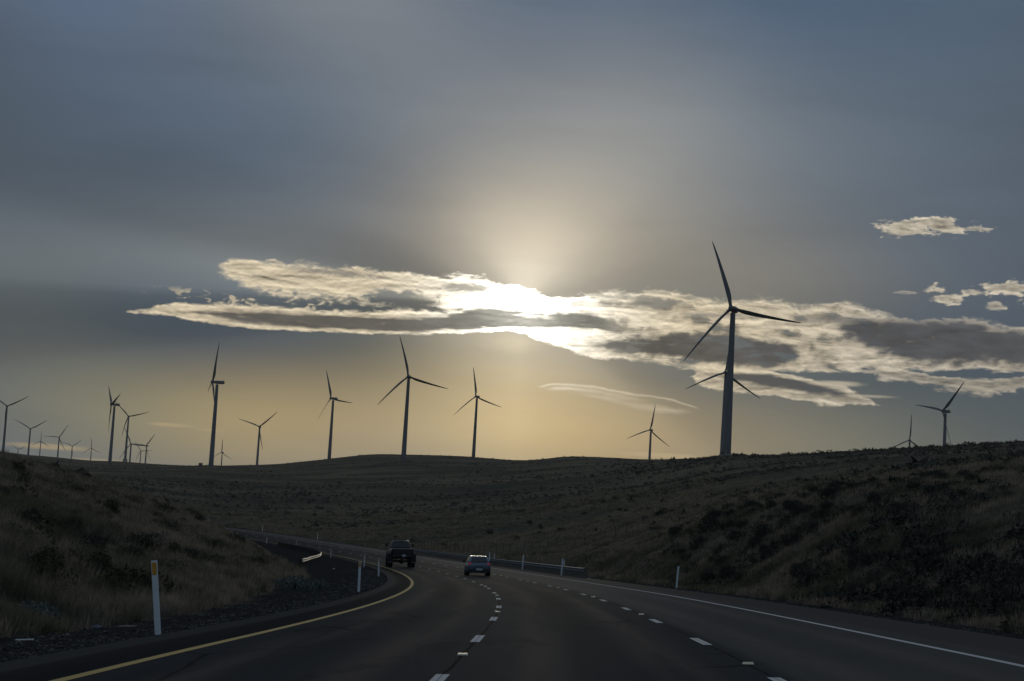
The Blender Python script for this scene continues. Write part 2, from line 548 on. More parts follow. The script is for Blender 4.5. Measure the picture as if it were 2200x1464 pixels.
def station(x, y):
    """Nearest road station and signed lateral offset of points."""
    x = np.asarray(x, float); y = np.asarray(y, float)
    sc = Sx[::4]; rx = RX[::4]; ry = RY[::4]
    out = np.empty(len(x), int)
    for a in range(0, len(x), 20000):
        b_ = slice(a, a + 20000)
        d = (x[b_, None] - rx) ** 2 + (y[b_, None] - ry) ** 2
        out[b_] = d.argmin(1)
    s = sc[out]
    for _ in range(2):
        th = np.interp(s, Sx, RTH)
        ddx = x - np.interp(s, Sx, RX)
        ddy = y - np.interp(s, Sx, RY)
        s = np.clip(s + (-np.sin(th) * ddx + np.cos(th) * ddy), S0, S1)
    th = np.interp(s, Sx, RTH)
    ddx = x - np.interp(s, Sx, RX)
    ddy = y - np.interp(s, Sx, RY)
    lat = np.cos(th) * ddx + np.sin(th) * ddy
    along = -np.sin(th) * ddx + np.cos(th) * ddy
    return s, lat, np.hypot(lat, along)


# ------------------------------------------------------------------ terrain
def vnoise(x, y, seed=0):
    xi = np.floor(x).astype(np.int64); yi = np.floor(y).astype(np.int64)
    fx = x - xi; fy = y - yi
    fx = fx * fx * fx * (fx * (fx * 6 - 15) + 10); fy = fy * fy * fy * (fy * (fy * 6 - 15) + 10)

    def h(a, b):
        n = (a * 374761393 + b * 668265263 + seed * 974711) & 0x7fffffff
        n = ((n ^ (n >> 13)) * 1274126177) & 0x7fffffff
        return ((n ^ (n >> 16)) & 0xffff) / 65535.0
    return (h(xi, yi) * (1 - fx) + h(xi + 1, yi) * fx) * (1 - fy) + (h(xi, yi + 1) * (1 - fx) + h(xi + 1, yi + 1) * fx) * fy - 0.5


def fbm(x, y, lam, oct_=4, seed=0, gain=0.5):
    t = 0; a = 1
    for o in range(oct_):
        t = t + a * vnoise(x / lam + 17.3 * o, y / lam - 9.1 * o, seed + o)
        a *= gain; lam *= 0.5
    return t


# ground heights by bearing (degrees) and range (metres) as surveyed from the road
T_AZ = [-14.21, -11.65, -8.54, -6.44, -3.82, -1.14, 0.47, 1.8, 4.21, 6.27, 8.17, 10.77, 14.6, 19.51]
T_R = [8, 15, 20, 26, 33, 42, 53, 66, 82, 100, 122, 150, 185, 225, 275, 340, 420, 520, 650, 800, 1050, 1300, 1600, 1950, 2250, 2650, 3200, 3600, 4500, 6000, 9000, 14000]
T_Z = [
    [0.31, 0.31, 0.31, 0.37, 0.57, 1.03, 1.67, 2.53, 3.68, 5.04, 6.77, 8.26, 9.39, 10.59, 12.12, 14.2, 16.65, 19.84, 25.41, 32.04, 43.58, 55.89, 71.17, 89.58, 105.43, 126.91, 157.1, 178.7, 222.2, 294.37, 432.58, 662.99] ,
    [-0.01, -0.01, -0.01, -0.01, 0.05, 0.31, 0.79, 1.53, 2.44, 3.55, 4.97, 6.71, 8.22, 9.45, 10.82, 12.83, 15.54, 19.05, 24.43, 30.84, 42.02, 53.98, 68.86, 86.79, 102.2, 123.07, 152.43, 171.01, 212.7, 281.9, 422.18, 655.98] ,
    [0.01, 0.01, 0.01, 0.01, 0.01, 0.05, 0.33, 0.72, 1.22, 1.84, 2.65, 3.75, 5.17, 6.41, 7.18, 7.9, 9.74, 12.95, 19.33, 27.21, 41.47, 56.06, 73.96, 94.03, 110.58, 129.6, 155.65, 174.54, 216.99, 287.4, 430.43, 668.81] ,
    [0.62, 0.62, 0.62, 0.62, 0.62, 0.62, 0.62, 0.68, 0.87, 1.05, 1.23, 1.5, 1.89, 2.48, 3.55, 5.43, 8.43, 13.16, 19.88, 28.12, 42.66, 57.24, 75.47, 97.0, 116.15, 138.76, 166.91, 187.27, 232.47, 307.29, 460.26, 715.21] ,
    [0.67, 0.67, 0.67, 0.67, 0.67, 0.67, 0.67, 0.67, 0.67, 0.85, 1.13, 1.56, 2.22, 2.83, 3.81, 5.84, 9.11, 14.12, 21.26, 30.0, 45.96, 62.94, 84.18, 108.97, 130.89, 160.86, 191.95, 214.39, 264.61, 347.16, 520.06, 808.24] ,
    [1.37, 1.37, 1.37, 1.37, 1.37, 1.37, 1.37, 1.37, 1.37, 1.37, 1.37, 1.51, 2.05, 2.9, 4.44, 7.4, 11.65, 17.2, 24.7, 33.71, 50.12, 68.11, 90.2, 114.99, 136.73, 165.4, 196.84, 219.62, 271.59, 357.19, 535.12, 831.66] ,
    [1.44, 1.44, 1.44, 1.44, 1.44, 1.44, 1.44, 1.44, 1.44, 1.44, 1.44, 1.64, 2.44, 3.71, 5.88, 9.22, 13.76, 19.39, 27.27, 36.88, 54.04, 71.7, 93.32, 117.82, 137.32, 162.74, 194.82, 218.12, 271.01, 358.65, 537.31, 835.07] ,
    [1.63, 1.63, 1.63, 1.63, 1.63, 1.63, 1.63, 1.63, 1.63, 1.63, 1.63, 1.86, 3.09, 5.0, 7.52, 11.08, 15.76, 21.73, 30.03, 40.05, 57.89, 76.46, 100.05, 128.07, 146.37, 170.56, 203.66, 227.53, 280.71, 368.05, 551.41, 857.01] ,
    [1.22, 1.22, 1.22, 1.22, 1.22, 1.22, 1.22, 1.22, 1.22, 1.51, 2.49, 4.17, 6.33, 8.57, 11.28, 14.99, 19.82, 26.21, 34.94, 45.57, 63.81, 82.49, 104.77, 127.93, 146.52, 171.2, 205.44, 230.25, 285.8, 377.73, 565.93, 879.59] ,
    [1.13, 1.13, 1.13, 1.13, 1.13, 1.13, 1.13, 1.13, 1.23, 2.39, 4.58, 7.32, 9.49, 11.99, 15.14, 19.4, 24.86, 31.94, 41.39, 52.68, 72.4, 90.87, 110.96, 134.27, 154.16, 180.58, 216.69, 242.75, 301.09, 397.53, 595.63, 925.79] ,
    [1.0, 1.0, 1.0, 1.0, 1.0, 1.0, 1.0, 1.06, 2.48, 4.88, 7.01, 8.81, 11.09, 13.77, 17.23, 21.87, 27.75, 35.19, 45.15, 56.47, 75.29, 94.04, 114.61, 138.44, 158.89, 186.08, 223.28, 250.21, 310.53, 410.32, 614.8, 955.62] ,
    [0.95, 0.95, 0.95, 0.95, 0.95, 0.95, 0.95, 1.89, 4.19, 6.32, 8.04, 10.15, 12.8, 15.92, 19.69, 24.72, 31.0, 38.75, 49.0, 60.7, 80.16, 99.52, 121.37, 146.68, 168.18, 196.66, 235.55, 263.67, 326.52, 430.21, 644.65, 1002.05] ,
    [0.82, 0.82, 0.82, 0.82, 0.82, 0.82, 1.75, 3.45, 5.62, 7.42, 9.33, 11.78, 14.7, 18.11, 22.19, 27.58, 34.28, 42.58, 53.47, 66.11, 87.31, 108.08, 131.83, 159.35, 182.74, 213.73, 256.06, 286.68, 355.11, 468.03, 701.38, 1090.29] ,
    [0.88, 0.88, 0.88, 0.88, 0.88, 1.59, 2.97, 4.75, 6.58, 8.21, 10.17, 12.61, 15.74, 19.22, 23.65, 29.52, 36.78, 45.51, 56.93, 70.19, 92.46, 114.25, 139.15, 167.96, 192.59, 225.28, 269.93, 302.22, 374.41, 493.54, 739.64, 1149.81] ,
]
LOGR = np.linspace(math.log(6), math.log(14000), 520)
AZG = np.linspace(-40, 40, 801)


def smooth1(a, sig, axis):
    n = int(sig * 3) + 1
    k = np.exp(-0.5 * (np.arange(-n, n + 1) / sig) ** 2)
    k /= k.sum()
    pad = [(0, 0), (0, 0)]
    pad[axis] = (n, n)
    p = np.pad(a, pad, mode='edge')
    return np.apply_along_axis(lambda v: np.convolve(v, k, 'valid'), axis, p)


_el = np.degrees(np.arctan((np.array(T_Z) - EYE) / np.array(T_R)))
_a = np.array([np.interp(LOGR, np.log(T_R), e) for e in _el])
NEL = np.array([np.interp(AZG, T_AZ, _a[:, j]) for j in range(len(LOGR))])       # [range, bearing]
NEL = smooth1(smooth1(NEL, 4.5, 0), 3.2, 1)

# turbine spots: bearing, distance, hub height, rotor yaw, blade phase
TURB = [
    (-14.13, 3375, 241.0, 4, 61.5, 'turbine on the far left ridge, cut by the picture edge, two blades in a V'),
    (-13.44, 4243, 259.1, 2, 58.5, 'second tall turbine from the left with two blades spread in a wide V'),
    (-13.13, 7410, 410.4, 6, 0.0, 'tiny far turbine with one blade straight up, between two larger ones at far left'),
    (-12.64, 5115, 296.3, 8, 31.5, 'far turbine with one blade level to the left, right of the tiny upright one'),
    (-12.26, 6967, 376.1, 6, 52.5, 'tiny far turbine in a V shape, left of the lone small upright turbine'),
    (-11.73, 7244, 389.1, 12, 115.5, 'lone small far turbine with an upright blade, left of the edge-on tower'),
    (-11.28, 2628, 200.3, 76, 73.5, 'edge-on turbine with three narrow blades in front of the left cluster'),
    (-10.78, 3734, 264.2, 8, 75.0, 'turbine just right of the left edge-on one, blade level to the right'),
    (-10.65, 4131, 236.5, 10, 94.5, 'shorter turbine half hidden behind the cluster tower, blade reaching right'),
    (-10.36, 6833, 369.1, 8, 84.0, 'smallest turbine of the cluster, squeezed between two taller towers'),
    (-10.23, 5016, 284.8, 30, 37.5, 'rightmost turbine of the left cluster, blade raised to upper right'),
    (-8.50, 1877, 171.2, 82, 21.0, 'large edge-on turbine beside the small service box, nacelle pointing right'),
    (-8.10, 5592, 313.5, 30, 0.0, 'small far turbine directly right of the large edge-on tower'),
    (-7.09, 3307, 232.2, 12, 48.0, 'mid-sized turbine with two blades in a V and the third hanging down'),
    (-5.11, 2537, 220.6, 46, 100.5, 'turbine at the left foot of the round hill, blades half turned away'),
    (-2.93, 1832, 184.4, 6, 105.0, 'tall face-on turbine standing before the round hill under the long cloud'),
    (-0.95, 2570, 237.6, 22, 111.0, 'turbine on the right shoulder of the round hill below the sun'),
    (4.12, 2924, 235.2, 16, 9.0, 'short-looking turbine above the low bright cloud streak, left of the largest one'),
    (6.28, 1066, 154.4, 14, 102.0, 'largest and nearest turbine, tall thick tower against the bright clouds'),
    (6.20, 1768, 197.4, 6, 6.0, 'turbine hidden behind the largest tower with two blades showing either side'),
    (11.46, 2978, 242.5, 6, 3.0, 'low turbine with its base behind the right ridge, one blade upright'),
    (12.35, 2054, 198.8, 40, 42.0, 'rightmost turbine on the right ridge with two blades in a V'),
    (-13.72, 8489, 428.9, 4, 63.0, 'farthest tiny turbine, only the V of its blades above the left ridge'),
]
HUB_H = 79.0
for (a_, d_, hz, yw, ph, lb) in TURB:                      # seat the ground under each tower
    el_ = math.degrees(math.atan((hz - HUB_H - EYE) / d_))
    j = np.interp(math.log(d_), LOGR, np.arange(len(LOGR)))
    i = np.interp(a_, AZG, np.arange(len(AZG)))
    cur = NEL[int(round(j)), int(round(i))]
    wr = 0.10 if d_ < 3000 else 0.07
    w = np.exp(-0.5 * ((LOGR - math.log(d_)) / wr) ** 2)[:, None] * np.exp(-0.5 * ((AZG - a_) / 0.5) ** 2)[None]
    NEL = NEL + (el_ - cur) * w

EDGE_L, EDGE_R = -5.9, 10.6          # where the formed roadway stops


def natural(x, y):
    r = np.hypot(x, y)
    a = np.degrees(np.arctan2(x, y))
    lr = np.clip(np.log(np.maximum(r, 0.1)), LOGR[0], LOGR[-1])
    fi = (lr - LOGR[0]) / (LOGR[1] - LOGR[0])
    fa = np.clip((a + 40) / 0.1, 0, 800)
    i = np.minimum(fi.astype(int), len(LOGR) - 2); j = np.minimum(fa.astype(int), 799)
    u = fi - i; v = fa - j
    e = (NEL[i, j] * (1 - u) + NEL[i + 1, j] * u) * (1 - v) + (NEL[i, j + 1] * (1 - u) + NEL[i + 1, j + 1] * u) * v
    z = EYE + r * np.tan(np.radians(e))
    am = np.clip((r - 60) / 300, 0, 1)
    z = z + fbm(x, y, 90, 4, 3) * np.minimum(0.0032 * r, 2.2) * am * np.clip(1.25 - r / 2600, 0.15, 1)
    return z


def ground(x, y):
    x = np.asarray(x, float).ravel(); y = np.asarray(y, float).ravel()
    r = np.hypot(x, y)
    zn = natural(x, y)
    z = zn.copy()
    near = (r < 900) & (y > -150)
    s, lat, dist = station(x[near], y[near])
    EL = np.interp(s, [20, 50, 85, 120, 150, 175, 225, 290, 345], [EDGE_L, -6.2, -7.6, -8.0, -9.0, -12.0, -10.5, -7.4, EDGE_L])
    ze = np.interp(s, Sx, RZ) + np.clip(lat, EL, EDGE_R) * np.interp(s, Sx, RB)
    d = np.where(lat < EL, EL - lat, np.where(lat > EDGE_R, lat - EDGE_R, 0.0))
    d = np.maximum(d, np.where((lat > EL) & (lat < EDGE_R), 0, dist - 30))
    x_, y_ = x[near], y[near]
    bumpy = fbm(x_, y_, 7, 4, 11) * np.clip(d / 5, 0, 1) * 0.45 + fbm(x_, y_, 1.6, 3, 23) * np.clip(d / 1.5, 0, 1) * 0.22
    ditch = -0.28 * np.exp(-((d - 2.4) / 1.3) ** 2) * (lat < 0)
    up_ = ze + 0.62 * np.maximum(d - 1.4, 0) + 0.04 * d
    dn_ = ze - 0.30 * d
    zz = np.minimum(np.maximum(zn[near], dn_), up_)
    k = np.clip(d / 3.0, 0, 1)
    zz = ze * (1 - k) + zz * k
    under = np.where(d <= 0, -0.035, -0.01)
    z[near] = zz + bumpy + ditch + under
    return z


mat_ground, b = material('dry_rangeland', 0.95, spec=0.0)
pos = position()
lat_a = attr('off_road')
g1 = noise(pos, 0.012, 6, 0.6)
g2 = noise(pos, 0.09, 6, 0.65)
g3 = noise(pos, 0.8, 6, 0.7)
g4 = noise(pos, 6.0, 4, 0.7)
dry = mixc(ss(0.38, 0.66, g2 * 0.25 + g3 * 0.40 + g4 * 0.35), (0.060, 0.049, 0.036), (0.285, 0.232, 0.166))
sage = mixc(ss(0.35, 0.65, g3), (0.038, 0.037, 0.029), (0.108, 0.102, 0.078))
cover = ss(0.44, 0.60, g1 * 0.55 + g2 * 0.35 + g3 * 0.20 - 0.03)
col = mixc(cover, dry, sage)
gravel = mixc(ss(0.3, 0.72, noise(pos, 22.0, 5, 0.75)), (0.014, 0.014, 0.015), (0.060, 0.058, 0.056))
gravel = mixc(ss(0.70, 0.76, noise(pos, 26.0, 2, 0.5)), gravel, (0.16, 0.155, 0.15))
col = mixc(ss(1.8, 0.9, lat_a + (g3 - 0.5) * 2.2), col, gravel)
put(b.inputs['Base Color'], col)
bump(b, g4 * 0.5 + g3, 0.9, 0.25)

fine = np.arange(-17.5, 17.501, 0.06)
left = -17.5 - np.cumsum(np.geomspace(0.1, 9, 60)); left = left[left > -178]
AZ = np.concatenate([left[::-1], fine, -left])
RR = np.concatenate([np.linspace(2.5, 20, 30)[:-1], np.geomspace(20, 9300, 450)])
ga, gr = np.meshgrid(np.radians(AZ), RR)
gx, gy = gr * np.sin(ga), gr * np.cos(ga)
gz = ground(gx, gy)
V = np.stack([gx.ravel(), gy.ravel(), gz], -1)
na, nr = len(AZ), len(RR)
ii, jj = np.meshgrid(np.arange(nr - 1), np.arange(na), indexing='ij')
q = ii * na + jj
q2 = ii * na + (jj + 1) % na
F = np.stack([q, q2, q2 + na, q + na], -1).reshape(-1, 4)
_s, _l, _d = station(V[:, 0], V[:, 1])
_e = np.interp(_s, [20, 50, 85, 120, 150, 175, 225, 290, 345], [EDGE_L - 0.5, -6.7, -8.6, -9.4, -10.5, -14.0, -13.0, -10.5, -8.0])
offr = np.where(np.hypot(V[:, 0], V[:, 1]) < 850, np.maximum(np.maximum(_e + 0.9 - _l, _l - EDGE_R + 0.2), _d - 30), 50)
ground_o = link('ground', mesh_np('ground', V, F, mat_ground, True, {'off_road': offr}))
tag(ground_o, kind='structure')

# ------------------------------------------------------------------ road
mat_road, b = material('asphalt', 0.9, spec=0.000006)
la = attr('lat'); sa = attr('st')
pos = position()
f1 = noise(pos, 45.0, 4, 0.8)
f2 = noise(vec(la * 0.9, sa * 0.03, 0.0), 1.0, 5, 0.6)
f3 = noise(vec(la * 0.25, sa * 0.02, 5.0), 1.0, 4, 0.5)
base = mixc(ss(0.32, 0.75, f1 * 0.7 + f2 * 0.3), (0.038, 0.0385, 0.040), (0.072, 0.071, 0.070))
inl = mth('MODULO', la + LW * 4, LW) / LW
wheel = mx(ex(pw((inl - 0.27) / 0.10, 2.0) * -1.0), ex(pw((inl - 0.73) / 0.10, 2.0) * -1.0))
base = mixc(sat(wheel * ss(0.32, 0.58, f2) * 0.75), base, (0.118, 0.092, 0.078))
oil = ex(pw((inl - 0.5) / 0.13, 2.0) * -1.0) * ss(0.35, 0.65, f3)
base = mixc(sat(oil * 0.45), base, (0.020, 0.020, 0.021))
blot = noise(vec(la * 0.6, sa * 0.12, 11.0), 1.0, 6, 0.7)
base = mixc(ss(0.56, 0.66, blot) * 0.35, base, (0.022, 0.022, 0.023))
crk = X.nt.nodes.new('ShaderNodeTexVoronoi')
crk.feature = 'DISTANCE_TO_EDGE'
crk.inputs['Scale'].default_value = 0.16
put(crk.inputs['Vector'], vec(la * 1.6 + f2 * 1.5, sa * 0.55 + f3 * 2.5, 0.0))
crack = ss(0.010, 0.003, X(crk.outputs['Distance'])) * ss(0.46, 0.54, f3)
base = mixc(crack * 0.4, base, (0.008, 0.008, 0.008))
base = mixc(ss(LW + 0.05, LW + 0.4, la) * 0.55, base, mixc(f1, (0.095, 0.086, 0.078), (0.165, 0.150, 0.136)))
base = mixc(ss(2 * LW + 0.5, 2 * LW + 0.9, la) * 0.8, base, mixc(f1, (0.055, 0.049, 0.044), (0.105, 0.094, 0.084)))
base = mixc(ss(-LW - 0.06, -LW - 0.14, la) * 0.75, base, (0.024, 0.024, 0.025))
base = mixc(ss(-LW - 0.86, -LW - 0.94, la + (f2 - 0.5) * 0.3) * 0.8, base, (0.066, 0.064, 0.062))
seam = ex(pw((la - 0.005 + (noise(vec(la * 0.0, sa * 0.35, 0.0), 1.0, 5, 0.7) - 0.5) * 0.10) / 0.022, 2.0) * -1.0)
seam2 = ex(pw((la - LW - 0.01 + (noise(vec(3.0, sa * 0.3, 0.0), 1.0, 5, 0.7) - 0.5) * 0.10) / 0.018, 2.0) * -1.0)
base = mixc(sat(mx(seam, seam2 * 0.7)), base, (0.010, 0.010, 0.010))
put(b.inputs['Base Color'], base)
put(b.inputs['Roughness'], f1 * 0.15 + 0.45)
rum = mx(ss(0.12, 0.06, mth('ABSOLUTE', la + LW + 0.45) - 0.16), ss(0.12, 0.06, mth('ABSOLUTE', la - 2 * LW - 0.55) - 0.16))
groove = mth('SINE', sa * 20.9) * rum
bump(b, f1 * 0.35 + groove * 1.4, 0.8, 0.02)


def strip(name, lats, s_, mat, dz, attrs=True):
    """Banked ribbon following the road: lats across, s_ along."""
    lats = np.asarray(lats, float); s_ = np.asarray(s_, float)
    SS, LL = np.meshgrid(s_, lats, indexing='ij')
    V_ = rat(SS.ravel(), LL.ravel(), dz)
    n = len(lats)
    a_, b_ = np.meshgrid(np.arange(len(s_) - 1), np.arange(n - 1), indexing='ij')
    q_ = a_ * n + b_
    F_ = np.stack([q_, q_ + 1, q_ + n + 1, q_ + n], -1).reshape(-1, 4)
    return mesh_np(name, V_, F_, mat, True, {'lat': LL.ravel(), 'st': SS.ravel()} if attrs else None)


s_all = np.arange(S0, S1 - 0.5, 1.0)
tag(link('road', strip('road', [-5.05, -4.4, -3.64, -1.8, 0, 1.8, 3.64, 5.4, 7.28, 8.5, 9.9], s_all, mat_road, 0.0)), kind='structure')

mat_white = plain('white_road_paint', (0.43, 0.445, 0.465), 0.95, var=0.22, scale=25, spec=0.03)
mat_yellow = plain('yellow_road_paint', (0.40, 0.285, 0.115), 0.95, var=0.14, scale=25, spec=0.03)
tag(link('yellow_edge_line', strip('yellow_edge_line', [-LW - 0.075, -LW + 0.075], s_all, mat_yellow, 0.005, False)), kind='structure')
tag(link('white_edge_line', strip('white_edge_line', [2 * LW - 0.07, 2 * LW + 0.07], s_all, mat_white, 0.005, False)), kind='structure')
DASH0, DASHP, DASHL = 18.882, 12.19, 3.05
Vd, Fd = [], []
for ln, ds in ((0.0, 0.0), (LW, 0.527)):
    for k in range(-6, 58):
        a0 = DASH0 + ds + k * DASHP
        for h0, h1 in ((-0.075, -0.004), (0.004, 0.075)):   # the seam splits each dash
            n0 = len(Vd)
            ss_ = np.linspace(a0, a0 + DASHL, 4)
            for t in ss_:
                Vd.append(rat(t, ln + h0, 0.005)); Vd.append(rat(t, ln + h1, 0.005))
            for t in range(3):
                Fd.append((n0 + 2 * t, n0 + 2 * t + 1, n0 + 2 * t + 3, n0 + 2 * t + 2))
tag(link('lane_dashes', mesh_np('lane_dashes', np.array(Vd), np.array(Fd), mat_white)), kind='structure')

# ------------------------------------------------------------------ small mesh helpers
def bm_box(bm, c, s, rot=None, bevel=0.0):
    """Box of centre c and full size s, optionally rotated and bevelled."""
    r_ = bmesh.ops.create_cube(bm, size=1)
    vs = r_['verts']
    bmesh.ops.scale(bm, vec=s, verts=vs)
    if bevel:
        es = list({e for v in vs for e in v.link_edges})
        rb = bmesh.ops.bevel(bm, geom=es, offset=bevel, segments=2, profile=0.6, affect='EDGES')
        vs = list({v for f in rb['faces'] for v in f.verts} | {v for v in vs if v.is_valid})
    if rot:
        bmesh.ops.rotate(bm, cent=(0, 0, 0), matrix=rot, verts=vs)
    bmesh.ops.translate(bm, vec=c, verts=vs)
    return vs


def bm_loft(bm, rings, cap=True, closed=True):
    """Skin a list of rings (equal point counts)."""
    R_ = [[bm.verts.new(p) for p in ring] for ring in rings]
    n = len(R_[0])
    for a, b_ in zip(R_[:-1], R_[1:]):
        for i in range(n if closed else n - 1):
            bm.faces.new((a[i], a[(i + 1) % n], b_[(i + 1) % n], b_[i]))
    if cap:
        bm.faces.new(R_[0][::-1])
        bm.faces.new(R_[-1])
    return R_


def ring(r, z, n=24, c=(0, 0), ry=None):
    return [(c[0] + r * math.cos(2 * math.pi * i / n), c[1] + (ry or r) * math.sin(2 * math.pi * i / n), z) for i in range(n)]


def bm_lathe_x(bm, prof, c, n=28):
    """Turn (radius, x) profile about the x axis at c (wheels, lamps)."""
    rings = []
    for r_, x in prof:
        rings.append([(c[0] + x, c[1] + r_ * math.cos(2 * math.pi * i / n), c[2] + r_ * math.sin(2 * math.pi * i / n)) for i in range(n)])
    bm_loft(bm, rings)


# ------------------------------------------------------------------ wind turbines
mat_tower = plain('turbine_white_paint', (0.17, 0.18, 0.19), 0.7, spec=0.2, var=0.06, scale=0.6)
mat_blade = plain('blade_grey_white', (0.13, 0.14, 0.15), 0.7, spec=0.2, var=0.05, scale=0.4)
mat_conc = plain('pale_concrete', (0.30, 0.29, 0.27), 0.9, var=0.2, scale=1.5)
BL = 39.0
HUB = 79.0


def tower_mesh():
    bm = bmesh.new()
    rings = []
    zs = [0, 8, 16, 24, 32, 40, 48, 56, 64, 70, 75, 77]
    for k, z in enumerate(zs):
        r_ = 2.35 - 1.0 * z / 77
        rings.append(ring(r_, z - (6 if k == 0 else 0), 32))
    bm_loft(bm, rings)
    return mesh_bm('tower', bm, mat_tower, True)


def nacelle_mesh():
    bm = bmesh.new()
    secs = [(-2.6, 1.1, 1.15, 0.0), (-2.3, 1.4, 1.4, 0.0), (-0.5, 1.6, 1.55, 0.0), (3.0, 1.65, 1.6, 0.05), (5.4, 1.55, 1.5, 0.1), (6.5, 1.3, 1.25, 0.15), (6.8, 1.0, 0.95, 0.2)]
    rings = []
    for y, hx, hz, dz in secs:
        rr = []
        for i in range(20):
            a = 2 * math.pi * i / 20
            cx, cz = math.cos(a), math.sin(a)
            rr.append((hx * math.copysign(abs(cx) ** 0.5, cx), y, dz + hz * math.copysign(abs(cz) ** 0.5, cz)))
        rings.append(rr)
    bm_loft(bm, rings)
    bm_box(bm, (0, 4.9, 1.8), (0.5, 0.5, 0.9), None, 0.05)
    bm_box(bm, (0.5, 5.7, 2.3), (0.08, 0.08, 1.7))
    bm_box(bm, (-0.5, 5.7, 2.3), (0.08, 0.08, 1.7))
    return mesh_bm('nacelle', bm, mat_tower, True)


def hub_mesh():
    bm = bmesh.new()
    prof = [(0.05, -2.0), (0.6, -1.85), (1.15, -1.35), (1.45, -0.6), (1.5, 0.2), (1.4, 1.0), (1.15, 1.5), (0.9, 1.6)]
    rings = [[(r_ * math.cos(2 * math.pi * i / 28), y, r_ * math.sin(2 * math.pi * i / 28)) for i in range(28)] for r_, y in prof]
    bm_loft(bm, rings)
    return mesh_bm('hub', bm, mat_tower, True)


def blade_mesh():
    bm = bmesh.new()
    rings = []
    for t in [0, 0.03, 0.07, 0.12, 0.18, 0.25, 0.35, 0.45, 0.55, 0.65, 0.75, 0.84, 0.91, 0.96, 0.99, 1.0]:
        z = 0.9 + (BL - 0.9) * t
        ch = np.interp(t, [0, 0.04, 0.10, 0.2, 0.5, 0.8, 0.95, 1], [1.9, 1.9, 2.5, 3.1, 2.1, 1.25, 0.7, 0.16])
        tk = np.interp(t, [0, 0.04, 0.12, 0.25, 0.6, 1], [1.9, 1.85, 1.25, 0.75, 0.36, 0.05])
        tw = math.radians(34 + np.interp(t, [0, 0.15, 0.4, 1], [16, 14, 6, 0]))   # blades feathered
        circ = max(0, 1 - t / 0.12)
        bend = 1.6 * t * t
        sweep = 0.9 * t - 1.6 * t * t
        rr = []
        for i in range(18):
            a = 2 * math.pi * i / 18
            px = 0.5 * math.cos(a) + 0.22 * (1 - circ)          # leading edge ahead of the pitch axis
            prof = math.sin(a) * (0.5 if circ > 0.99 else (0.5 * circ + (1 - circ) * 0.5 * (0.35 + 0.65 * (1 - math.cos(a)) / 2 if False else 0.55 + 0.45 * math.cos(a + math.pi))))
            x, y = px * ch, prof * tk
            rr.append((x * math.cos(tw) - y * math.sin(tw) + sweep, x * math.sin(tw) + y * math.cos(tw) + bend, z))
        rings.append(rr)
    bm_loft(bm, rings)
    return mesh_bm('blade', bm, mat_blade, True)


def make_turbine():
    t = empty('wind_turbine')
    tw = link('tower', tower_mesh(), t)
    bm = bmesh.new(); bm_box(bm, (0, -2.25, 1.5), (1.0, 0.3, 2.3), None, 0.05)
    link('door', mesh_bm('door', bm, plain('door_grey', (0.2, 0.21, 0.22), 0.6)), tw)
    bm = bmesh.new(); bm_loft(bm, [ring(4.2, -5, 28), ring(4.2, 0.1, 28), ring(3.9, 0.25, 28)])
    link('base_pad', mesh_bm('base_pad', bm, mat_conc), t)
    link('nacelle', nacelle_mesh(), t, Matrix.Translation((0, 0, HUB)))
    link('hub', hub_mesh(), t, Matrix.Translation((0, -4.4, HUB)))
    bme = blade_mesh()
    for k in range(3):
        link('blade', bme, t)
    return t


proto = make_turbine()
GRP_T = 'wind turbines along the ridges'
for n_, (a_, d_, hz, yw, ph, lb) in enumerate(TURB):
    t = proto if n_ == 0 else copy_tree(proto)
    rz = -R(yw) - R(a_)
    hx, hy = d_ * math.sin(R(a_)), d_ * math.cos(R(a_))
    t.matrix_world = Matrix.Translation((hx - 4.4 * math.sin(rz), hy + 4.4 * math.cos(rz), hz - HUB)) @ Matrix.Rotation(rz, 4, 'Z')
    k = 0
    for ch in t.children:
        if ch.name.startswith('blade'):
            ch.matrix_local = Matrix.Translation((0, -4.4, HUB)) @ Matrix.Rotation(R(ph + 120 * k), 4, 'Y')
            k += 1
    tag(t, lb, 'wind turbine', GRP_T)

# service box beside the edge-on turbine
gx_, gy_ = 1877 * math.sin(R(-8.66)), 1877 * math.cos(R(-8.66))
bx_ = empty('service_box', Matrix.Translation((gx_, gy_, float(ground([gx_], [gy_])[0]))))
bm = bmesh.new(); bm_box(bm, (0, 0, 1.5), (3.4, 2.6, 3.2), None, 0.12)
link('cabinet', mesh_bm('cabinet', bm, plain('cabinet_green', (0.10, 0.11, 0.10), 0.7)), bx_)
bm = bmesh.new(); bm_box(bm, (0, 0, 3.2), (3.7, 2.9, 0.25), None, 0.08)
link('lid', mesh_bm('lid', bm, plain('lid_green', (0.09, 0.10, 0.09), 0.7)), bx_)
tag(bx_, 'small dark square service box at the foot of the large edge-on turbine', 'box')

# ------------------------------------------------------------------ roadside posts
mat_post = plain('white_plastic_post', (0.62, 0.66, 0.70), 0.5, var=0.06, scale=9)
mat_amber = plain('amber_reflector', (0.55, 0.27, 0.02), 0.35, var=0.06, scale=30)
mat_silver = plain('silver_reflector', (0.62, 0.64, 0.66), 0.3, var=0.05, scale=30)
mat_steel = plain('galvanised_steel', (0.12, 0.13, 0.145), 0.65, 0.2, var=0.12, scale=4)
mat_wood = plain('weathered_wood', (0.14, 0.13, 0.115), 0.9, var=0.25, scale=14)


